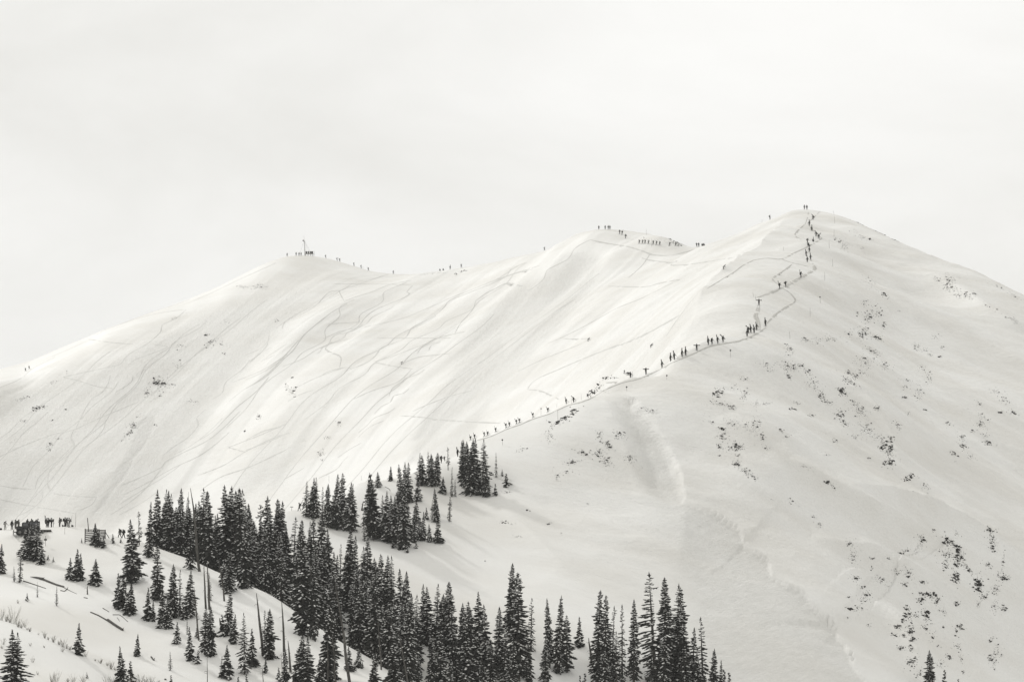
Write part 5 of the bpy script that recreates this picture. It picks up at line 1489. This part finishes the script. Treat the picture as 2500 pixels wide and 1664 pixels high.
for i, (u, v, hp, ns) in enumerate(sorted(SHRUBS)):
    x, y, z = hit(u, min(v, 1715), ymax=700)
    h = hp * y / FPX
    r_ = random.Random(int(u * 7 + v))
    root = empty('bare_shrub', (x, y, z))
    tag(root, ('tall ' if hp > 24 else 'low ' if hp < 13 else '') + 'leafless shrub on the lower left snow crest, ' + ordinal(i) + ' from left', 'shrub', 'leafless shrubs on the lower left')
    mb = MB()
    for k in range(ns * 2):
        a = r_.uniform(0, 6.28); sp = r_.uniform(.05, .5) * h; hh = h * r_.uniform(.5, 1.0)
        b0 = Vector((math.cos(a) * .12 * h * r_.random(), math.sin(a) * .1 * h * r_.random(), -.1))
        m_ = b0 + Vector((math.cos(a) * sp * .4, math.sin(a) * sp * .4, hh * .5))
        t_ = b0 + Vector((math.cos(a) * sp, math.sin(a) * sp, hh))
        mb.tube([b0, m_, t_], [.018, .013, .005], 3, cap=False)
        for q in range(4):
            s_ = m_.lerp(t_, r_.uniform(-.6, .8)); aa = a + r_.uniform(-1.4, 1.4); l = hh * r_.uniform(.15, .35)
            mb.tube([s_, s_ + Vector((math.cos(aa) * l * .5, math.sin(aa) * l * .5, l))], [.010, .004], 3, cap=False)
    o = mb.build('stems', MATS['twig'], root); o['kind'] = 'stuff'

# packs lying by the crowd
for u, v, lab in ((176,1285,'dark pack on the snow at the right end of the crowd'), (153,1285,'dark pack on the snow left of the crowded trio'), (2,1293,'dark gear heap at the left picture edge')):
    x, y, z = hit(u, v, ymin=560, ymax=640)
    root = empty('gear_pack', (x, y, z), random.uniform(0, 3)); tag(root, lab, 'backpack', 'packs on the snow')
    bevel_box('bag', (.55, .36, .40), (0, 0, .2), MATS['pack_cloth'], root, .1)
    bevel_box('pocket', (.35, .14, .25), (0, -.22, .18), MATS['pack_cloth'], root, .05)
    mb = MB(); mb.tube([(-.15, .1, .38), (-.1, .1, .48), (.1, .1, .48), (.15, .1, .38)], [.02] * 4, 5); mb.build('handle', MATS['pack_cloth'], root)

# ------------------------------------------------------------------ rock outcrops
material('rock', (0.024, 0.0234, 0.0216), 0.9, 0.15, var=0.5, scale=2.0)
def rock_mesh(seed):
    r = random.Random(seed)
    bm = bmesh.new()
    bmesh.ops.create_icosphere(bm, subdivisions=1, radius=.5)
    for v in bm.verts:
        v.co *= r.uniform(.65, 1.25)
        v.co.z *= .8
    me = bpy.data.meshes.new('rock')
    bm.to_mesh(me); bm.free()
    me.materials.append(MATS['rock'])
    return me
ROCKS = [rock_mesh(900 + i) for i in range(8)]
_ico = bmesh.new(); bmesh.ops.create_icosphere(_ico, subdivisions=1, radius=.5)
_ico.verts.ensure_lookup_table()
ICO_V = [v.co.copy() for v in _ico.verts]; ICO_F = [tuple(v.index for v in f.verts) for f in _ico.faces]; _ico.free()
# band: label, near(0)/far(1), clusters (column, row, half width, half height, tilt deg, big rocks, size px, small bits)
BANDS = [
 ('dark rock step on the ridge crest beside the trail', 0, [(1376,1024,26,5,-33,13,8,8),(1401,1004,7,5,-20,4,9,4),(1447,957,13,7,-40,8,8,6),(1463,940,4,9,0,3,8,3),(1481,923,6,3,-20,4,8,3),(1498,921,9,3,0,3,5,5),(1532,911,8,4,20,4,9,5),(1342,1030,6,4,0,1,6,3)]),
 ('scattered rocks on the face left of the slide path', 0, [(1485,1086,5,9,0,5,9,8),(1464,1062,4,12,-10,5,7,8),(1511,1060,10,9,0,6,8,14),(1461,1106,10,8,-20,5,8,12),(1423,1103,9,5,0,4,8,8),(1400,1126,14,5,-20,6,7,8),(1481,1126,10,10,0,7,7,16),(1537,1118,10,12,0,5,6,22),(1342,1065,10,10,-40,4,6,12),(1274,1097,10,5,-15,4,6,6),(1385,1150,10,8,0,2,6,6),(1362,1165,6,10,0,3,6,6),(1472,955,12,3,0,2,4,6)]),
 ('few small rocks on the snow below the topmost spruces', 0, [(1233,1275,8,3,0,4,6,5),(1290,1245,6,2,10,3,7,2),(1265,1309,8,2,0,3,5,3),(1341,1278,4,3,0,2,6,2),(1370,1301,2,2,0,1,5,1),(1183,1369,2,2,0,1,5,0),(1236,1200,12,4,0,3,5,4),(1432,1228,4,4,0,1,6,1)]),
 ('faint windblown rock patch above the slide channel', 0, [(1583,1002,14,5,10,3,5,26)]),
 ('rocks in the upper patch right of the slide channel', 0, [(1752,961,9,14,35,10,9,14),(1785,993,8,6,20,5,7,12),(1792,945,10,6,0,3,5,10),(1818,964,5,14,25,6,6,14),(1760,988,8,4,10,4,6,6),(1815,925,8,5,0,2,5,8),(1845,985,8,6,10,3,6,6),(1870,985,8,3,-10,3,6,5)]),
 ('rocks in the middle patch right of the slide channel', 0, [(1761,1046,6,4,0,3,10,4),(1767,1066,10,8,10,7,7,12),(1797,1091,14,8,-10,14,8,16),(1755,1088,4,6,0,3,8,3),(1790,1032,20,10,25,5,5,26),(1840,1038,12,16,35,7,6,30),(1861,1064,4,9,0,6,8,4),(1870,1092,8,5,35,2,5,6),(1735,1030,8,3,20,2,6,2)]),
 ('rocks in the lower patch right of the slide channel', 0, [(1798,1133,10,6,20,6,8,10),(1822,1152,14,8,30,7,7,12),(1840,1162,10,5,15,3,6,6),(1757,1111,4,2,0,2,6,1),(1800,1115,5,6,0,2,6,4),(1884,1219,3,2,0,1,6,0),(1935,1226,10,5,35,3,6,4)]),
 ('long band of rocks on the shoulder below the zigzag', 0, [(1927,893,20,9,10,12,7,26),(1953,893,5,3,0,2,9,2),(1926,919,7,4,35,4,8,6),(1972,908,8,4,20,4,7,6),(1868,890,8,6,0,3,6,6),(1880,905,10,4,0,2,5,6),(1985,938,12,10,35,7,6,16),(2006,965,6,10,0,7,7,8),(2020,981,10,4,15,6,6,8),(1934,998,4,3,0,2,9,1),(1982,1015,5,3,10,3,9,2),(1942,982,10,3,15,3,5,6),(1905,1050,8,4,30,4,6,5),(1922,1065,4,4,0,2,6,2),(2022,1110,6,4,0,2,5,3)]),
 ('dense rocks in the gully below the upper shoulder', 0, [(2056,956,9,8,40,10,10,8),(2074,930,14,7,30,8,7,12),(2088,918,8,5,20,4,8,8),(2069,909,8,4,0,4,7,8),(2103,910,8,5,0,3,7,6),(2050,1013,10,12,35,9,7,10),(2063,1034,6,6,0,6,7,5),(2084,982,8,6,20,4,7,6),(2100,1003,12,12,30,8,6,26),(2114,1046,14,12,35,10,6,22),(2138,1066,16,8,30,4,5,20),(2090,1067,8,6,0,4,6,6),(2037,1075,6,6,0,4,6,5),(2121,1118,3,4,0,2,6,2)]),
 ('rocks strewn on the upper face right of the trail', 0, [(2120,770,13,16,30,9,7,16),(2124,776,3,4,0,3,11,1),(2145,765,8,10,30,6,6,10),(2158,792,5,6,30,4,8,3),(2110,806,7,8,20,6,8,10),(2143,824,9,6,20,8,8,6),(2101,819,9,8,0,7,7,10),(2112,740,9,8,0,4,5,10),(2093,765,3,5,0,2,6,2),(2131,858,16,6,25,6,7,16),(2072,815,5,5,40,3,6,4),(2110,886,16,14,20,8,6,30),(2160,893,8,8,0,6,6,16),(2027,826,14,6,0,4,6,14),(1967,830,6,4,0,3,7,5),(1928,854,9,7,20,6,6,12),(1920,842,4,3,0,2,6,2),(1995,832,8,6,0,3,5,8)]),
 ('small rocks just right of the summit trail', 0, [(2106,580,10,5,10,4,7,4),(2122,584,4,2,0,2,8,1),(2062,601,12,9,20,4,5,16),(2052,589,4,3,0,3,6,3),(2086,565,8,4,30,1,4,6),(2040,583,5,2,0,2,5,2),(2102,605,8,3,20,2,4,4)]),
 ('rocks along the right skyline', 0, [(2100,542,12,2,24,3,5,10),(2145,563,18,2,26,4,5,14),(2185,583,10,2,26,3,5,8),(2440,699,14,2,24,3,5,8),(2475,720,10,3,30,4,5,8)]),
 ('streak of rocks on the rib below the right skyline', 0, [(2319,698,14,7,25,9,7,14),(2321,680,12,8,30,6,6,12),(2363,719,9,6,35,7,7,8),(2378,714,6,3,35,3,6,3),(2286,677,8,5,30,3,6,5),(2410,745,20,4,30,4,4,12),(2476,779,16,5,30,6,5,14),(2157,716,9,5,35,5,8,6),(2127,687,14,8,40,3,5,10),(2195,757,3,2,0,1,5,2),(2340,717,12,6,25,5,6,8)]),
 ('loose rocks on the middle of the right face', 0, [(2236,845,7,10,15,6,6,8),(2270,866,4,2,10,2,8,1),(2295,870,4,2,0,2,10,1),(2285,822,9,6,30,3,5,8),(2300,848,6,4,30,2,5,3),(2208,969,5,4,0,4,8,4),(2211,945,6,5,0,3,6,6),(2244,960,9,11,20,7,6,10),(2269,922,6,12,10,6,7,10),(2257,1000,3,2,0,2,10,0),(2217,1010,4,5,40,2,8,1),(2252,897,8,6,0,3,5,8),(2140,997,8,5,25,4,7,4),(2215,928,10,3,0,2,5,8),(2255,855,8,4,10,2,5,6)]),
 ('dark broken rib of rock in the middle of the right face', 0, [(2155,1091,5,10,20,9,9,4),(2153,1075,3,6,0,3,7,3),(2175,1089,5,12,0,8,9,6),(2168,1097,5,10,30,6,7,4),(2172,1130,8,8,45,11,10,6),(2160,1131,4,3,0,2,8,2),(2193,1040,6,12,-25,8,6,8),(2176,1068,6,6,0,4,7,4),(2170,1110,10,10,0,6,6,12)]),
 ('rock pair on the snow above the long white spur', 0, [(2224,1161,4,6,20,6,9,6),(2211,1170,5,4,0,5,9,3),(2259,1187,9,8,35,4,6,8),(2266,1203,2,2,0,1,6,0),(2231,1198,2,2,0,1,5,0),(2243,1165,4,2,20,1,5,1)]),
 ('rock clusters near the right edge of the face', 0, [(2351,1088,6,5,0,6,9,6),(2350,1070,5,8,0,6,7,5),(2328,1107,7,5,20,5,8,6),(2333,1126,2,1,0,1,6,0),(2370,1114,6,6,0,3,5,8),(2394,1034,8,8,20,7,6,10),(2398,1015,12,5,30,4,6,8),(2412,1082,7,4,0,4,8,5),(2408,1065,9,14,0,4,6,10),(2473,1008,5,6,0,5,8,5),(2455,978,10,6,30,5,6,6),(2445,1007,4,3,10,3,8,2),(2313,1036,6,6,40,3,7,4),(2390,985,5,6,0,3,5,5),(2375,1053,5,4,30,3,6,2),(2430,955,10,5,0,3,5,10)]),
 ('black crag on the upper white spur at lower right', 0, [(2317,1322,16,7,38,14,11,8),(2338,1344,7,8,30,9,12,6),(2341,1366,12,10,20,16,11,12),(2332,1405,7,14,-10,12,11,10),(2312,1350,12,8,0,8,8,14),(2365,1388,14,5,42,9,8,8),(2252,1316,6,8,0,8,8,8),(2278,1294,3,2,0,2,8,2),(2308,1378,8,10,0,6,8,12),(2335,1300,8,5,30,3,6,4),(2208,1345,9,4,-10,5,8,6),(2240,1335,8,5,-20,3,6,8)]),
 ('black crag on the lower right beyond the spur', 0, [(2388,1426,8,18,10,18,13,8),(2402,1457,6,10,35,5,9,4),(2388,1475,4,8,0,2,6,8),(2416,1293,5,4,30,5,9,4),(2420,1312,8,14,20,9,8,10),(2424,1336,6,10,0,7,8,8),(2447,1408,10,9,-15,14,9,10),(2449,1372,3,20,5,5,7,8),(2412,1378,8,8,20,4,7,8),(2428,1440,8,12,20,5,7,18),(2450,1484,6,6,40,5,9,5),(2430,1480,8,16,30,3,6,14)]),
 ('black rocks across the lower spur at bottom right', 0, [(2267,1451,16,5,5,13,11,8),(2288,1466,4,7,20,5,8,3),(2245,1464,7,6,0,6,9,6),(2253,1420,5,3,10,3,10,3),(2217,1408,3,3,0,2,9,2),(2217,1395,12,6,30,6,6,8),(2214,1503,9,10,-10,13,11,8),(2213,1480,4,4,0,3,9,2),(2261,1502,7,14,0,14,11,8),(2234,1501,5,5,0,4,8,5),(2190,1528,7,4,0,5,9,4),(2203,1513,4,3,0,3,8,2),(2225,1540,7,12,0,10,9,10),(2259,1532,5,8,0,6,8,6),(2232,1558,4,3,0,3,8,2),(2275,1555,4,10,20,4,7,4),(2290,1576,3,3,0,2,7,1),(2183,1550,8,4,20,4,7,4),(2206,1550,4,4,0,3,7,4)]),
 ('loose rocks above the fracture line at lower right', 0, [(2083,1358,8,14,20,9,6,14),(2075,1325,8,8,0,6,6,8),(2089,1411,8,5,0,5,8,8),(2105,1433,6,4,20,4,8,2),(2113,1457,9,14,20,9,7,14),(2075,1485,5,3,0,3,10,1),(2095,1485,8,8,20,4,7,4),(2072,1457,6,4,-20,3,6,3),(2125,1361,5,3,10,2,8,2),(2128,1385,4,3,30,2,7,1),(2150,1415,14,8,25,7,6,10),(2172,1363,4,2,20,2,8,1),(2208,1425,5,4,0,4,7,4),(2190,1395,8,6,25,4,6,5),(2070,1507,2,2,0,1,6,0),(2120,1525,6,5,35,2,5,4),(1988,1262,6,3,30,2,6,2),(2000,1280,6,5,30,4,6,3)]),
 ('few rocks scattered toward the bottom right corner', 0, [(2338,1472,6,5,0,6,8,5),(2341,1534,6,10,20,8,9,4),(2302,1530,3,2,0,1,8,1),(2340,1577,8,8,0,5,6,8),(2347,1608,3,8,0,3,6,5),(2433,1594,8,16,10,8,7,12),(2418,1605,5,8,0,6,7,6),(2420,1560,5,10,20,3,7,4),(2427,1625,3,8,10,3,5,4),(2317,1602,6,6,0,6,7,8),(2351,1640,3,4,0,3,6,4),(2225,1617,9,14,30,12,8,10),(2200,1580,8,6,20,7,7,6),(2222,1580,4,8,0,4,8,4),(2245,1640,5,10,20,4,7,6),(2295,1620,8,8,0,3,6,10),(2300,1490,10,5,30,3,6,6)]),
 ('dark triangular rock on the long white rib', 0, [(2019,1178,4,3,20,2,10,4),(2035,1188,10,3,30,2,5,8),(1965,1138,10,4,30,1,5,6)]),
 ('faint rock patch high on the left of the bowl', 1, [(631,699,14,6,0,4,4,46),(592,700,12,3,0,2,4,20)]),
 ('small rocks high on the left bowl below the faint patch', 1, [(509,817,4,3,0,2,8,2),(517,833,7,5,-20,6,7,6),(504,843,5,7,-20,3,5,5),(547,862,3,4,0,2,7,3),(540,838,6,8,0,2,5,8),(430,775,9,3,-15,1,4,14),(550,785,6,6,0,1,5,5),(675,783,5,3,0,1,6,6)]),
 ('rock cluster in the middle of the left bowl', 1, [(384,932,10,9,0,9,8,14),(398,938,12,7,10,7,7,12),(358,958,6,9,-30,5,6,8),(390,960,10,10,0,3,5,14),(415,938,8,4,0,3,6,4),(437,890,8,10,0,2,5,8),(440,847,6,6,0,2,5,4),(467,980,10,4,0,2,6,6)]),
 ('rock cluster by the narrow slide track on the left', 1, [(326,1040,8,8,-40,7,7,10),(316,1058,9,5,-35,6,7,6),(298,1073,2,2,0,1,6,1),(380,1037,4,3,0,1,6,2),(335,1016,4,4,0,1,5,3)]),
 ('small rocks on the far left of the bowl', 1, [(90,997,8,4,-15,6,8,8),(104,993,6,3,-10,4,6,5),(126,1026,2,2,0,1,7,0),(160,997,4,3,0,2,5,3),(55,973,14,4,-15,2,4,24),(58,1028,8,3,10,2,5,8),(125,1084,4,3,0,2,7,3),(118,1094,5,8,-40,2,5,8),(142,1070,5,2,0,2,5,4),(130,933,6,4,-20,2,5,5)]),
 ('small rocks on the slope in the middle of the bowl', 1, [(714,955,8,10,-20,6,6,8),(723,946,3,3,0,2,7,1),(715,921,2,2,0,1,7,1),(700,942,5,8,-20,2,5,6),(632,1018,6,5,-20,3,6,6),(632,1014,3,3,0,2,6,3),(598,1050,3,2,0,1,6,1),(828,1034,4,4,0,3,6,3),(783,1107,6,6,0,4,6,8),(786,1121,2,2,0,1,6,1),(800,1068,6,4,0,1,5,6)]),
 ('dark rocks on the far skyline left of the knoll', 1, [(1130,662,9,2,-8,4,6,5),(1112,669,3,2,0,2,5,2),(1066,667,18,2,-5,1,4,16)]),
 ('rocks at the foot of the far knoll', 1, [(1645,592,14,6,22,7,6,24),(1658,596,8,5,25,5,6,12),(1635,577,4,2,0,1,5,2),(1572,580,2,1,0,1,5,1)]),
]
rk = random.Random(77)
n_rock = 0
for lab, far, clusters in BANDS:
    first = None
    spots = []
    small = MB()
    for u, v, a, b, tilt, nb, spx, ns in clusters:
        ct, st = math.cos(math.radians(tilt)), math.sin(math.radians(tilt))
        for k in range(nb + int(ns * 3.2) + 2 * nb):
            q, w = rk.gauss(0, .62), rk.gauss(0, .62)
            if k >= nb and rk.random() < .5:
                q += rk.gauss(0, .8); w += rk.gauss(0, .5)
                if not far and tilt == 0:
                    q += .9 * w
            du, dv = a * q * ct - b * w * st, a * q * st + b * w * ct
            sky = 'skyline' in lab and not far
            x, y, z = hit(u + du, v + dv + (2 if sky else 0), ymin=1060 if far else 560, ymax=1600 if far else 1215)
            if far and y < 1060: continue
            px_m = y / FPX
            big = k < nb
            s = spx * px_m * (rk.uniform(.38, .98) if big else rk.uniform(.15, .34)) * (1.35 if 'ridge crest' in lab else 1.0)
            spots.append((x, y, z, s, big))
    cx = sum(p[0] for p in spots) / len(spots); cy = sum(p[1] for p in spots) / len(spots)
    root = empty('rock_outcrop', (cx, cy, height(cx, cy)))
    tag(root, lab, 'rocks', 'rock outcrops')
    for x, y, z, s, big in spots:
        sx, sy, sz = s * rk.uniform(.8, 1.6), s * rk.uniform(.6, 1.0), s * rk.uniform(.5, .95)
        rot = (rk.uniform(-.4, .4), rk.uniform(-.5, .5), rk.uniform(0, 6.28))
        if big:
            o = bpy.data.objects.new('rock', rk.choice(ROCKS))
            C.objects.link(o)
            o.parent = root
            o.location = Vector((x, y, z + sz * .02)) - root.location
            o.rotation_euler = rot
            o.scale = (sx * 1.15, sy, sz)
            n_rock += 1
        else:
            R_ = Matrix.Rotation(rot[2], 3, 'Z')
            i0 = len(small.v)
            for c in ICO_V:
                p = R_ @ Vector((c.x * sx, c.y * sy, c.z * sz)) * rk.uniform(.75, 1.2)
                small.v.append(tuple(p + Vector((x, y, z + sz * .1)) - root.location))
            for f in ICO_F:
                small.f.append(tuple(i0 + i for i in f)); small.m.append(0)
    if small.v:
        o = small.build('rock_chips', MATS['rock'], root)
        o['kind'] = 'stuff'
print('rocks', n_rock)

# ------------------------------------------------------------------ thin cold haze in the air
zlo = float(Z.min()) - 1.0
zhi = float(Z.max()) + 16.0
bm = bmesh.new()
bmesh.ops.create_cube(bm, size=1.0)
for v in bm.verts:
    v.co = Vector((v.co.x * 1300, 1000 + v.co.y * 2120, (zlo + zhi) / 2 + v.co.z * (zhi - zlo)))
me = bpy.data.meshes.new('haze')
bm.to_mesh(me); bm.free()
hm = bpy.data.materials.new('haze')
hm.use_nodes = True
hm.node_tree.nodes.clear()
ho = hm.node_tree.nodes.new('ShaderNodeOutputMaterial')
hv = hm.node_tree.nodes.new('ShaderNodeVolumePrincipled')
hv.inputs['Color'].default_value = (0.96, 0.955, 0.94, 1)
hv.inputs['Density'].default_value = 0.00005
hv.inputs['Anisotropy'].default_value = 0.2
hm.node_tree.links.new(hv.outputs['Volume'], ho.inputs['Volume'])
o = mesh_obj('haze', me, mat=hm)
tag(o, 'thin pale haze in the air over the mountain', 'haze', kind='stuff')
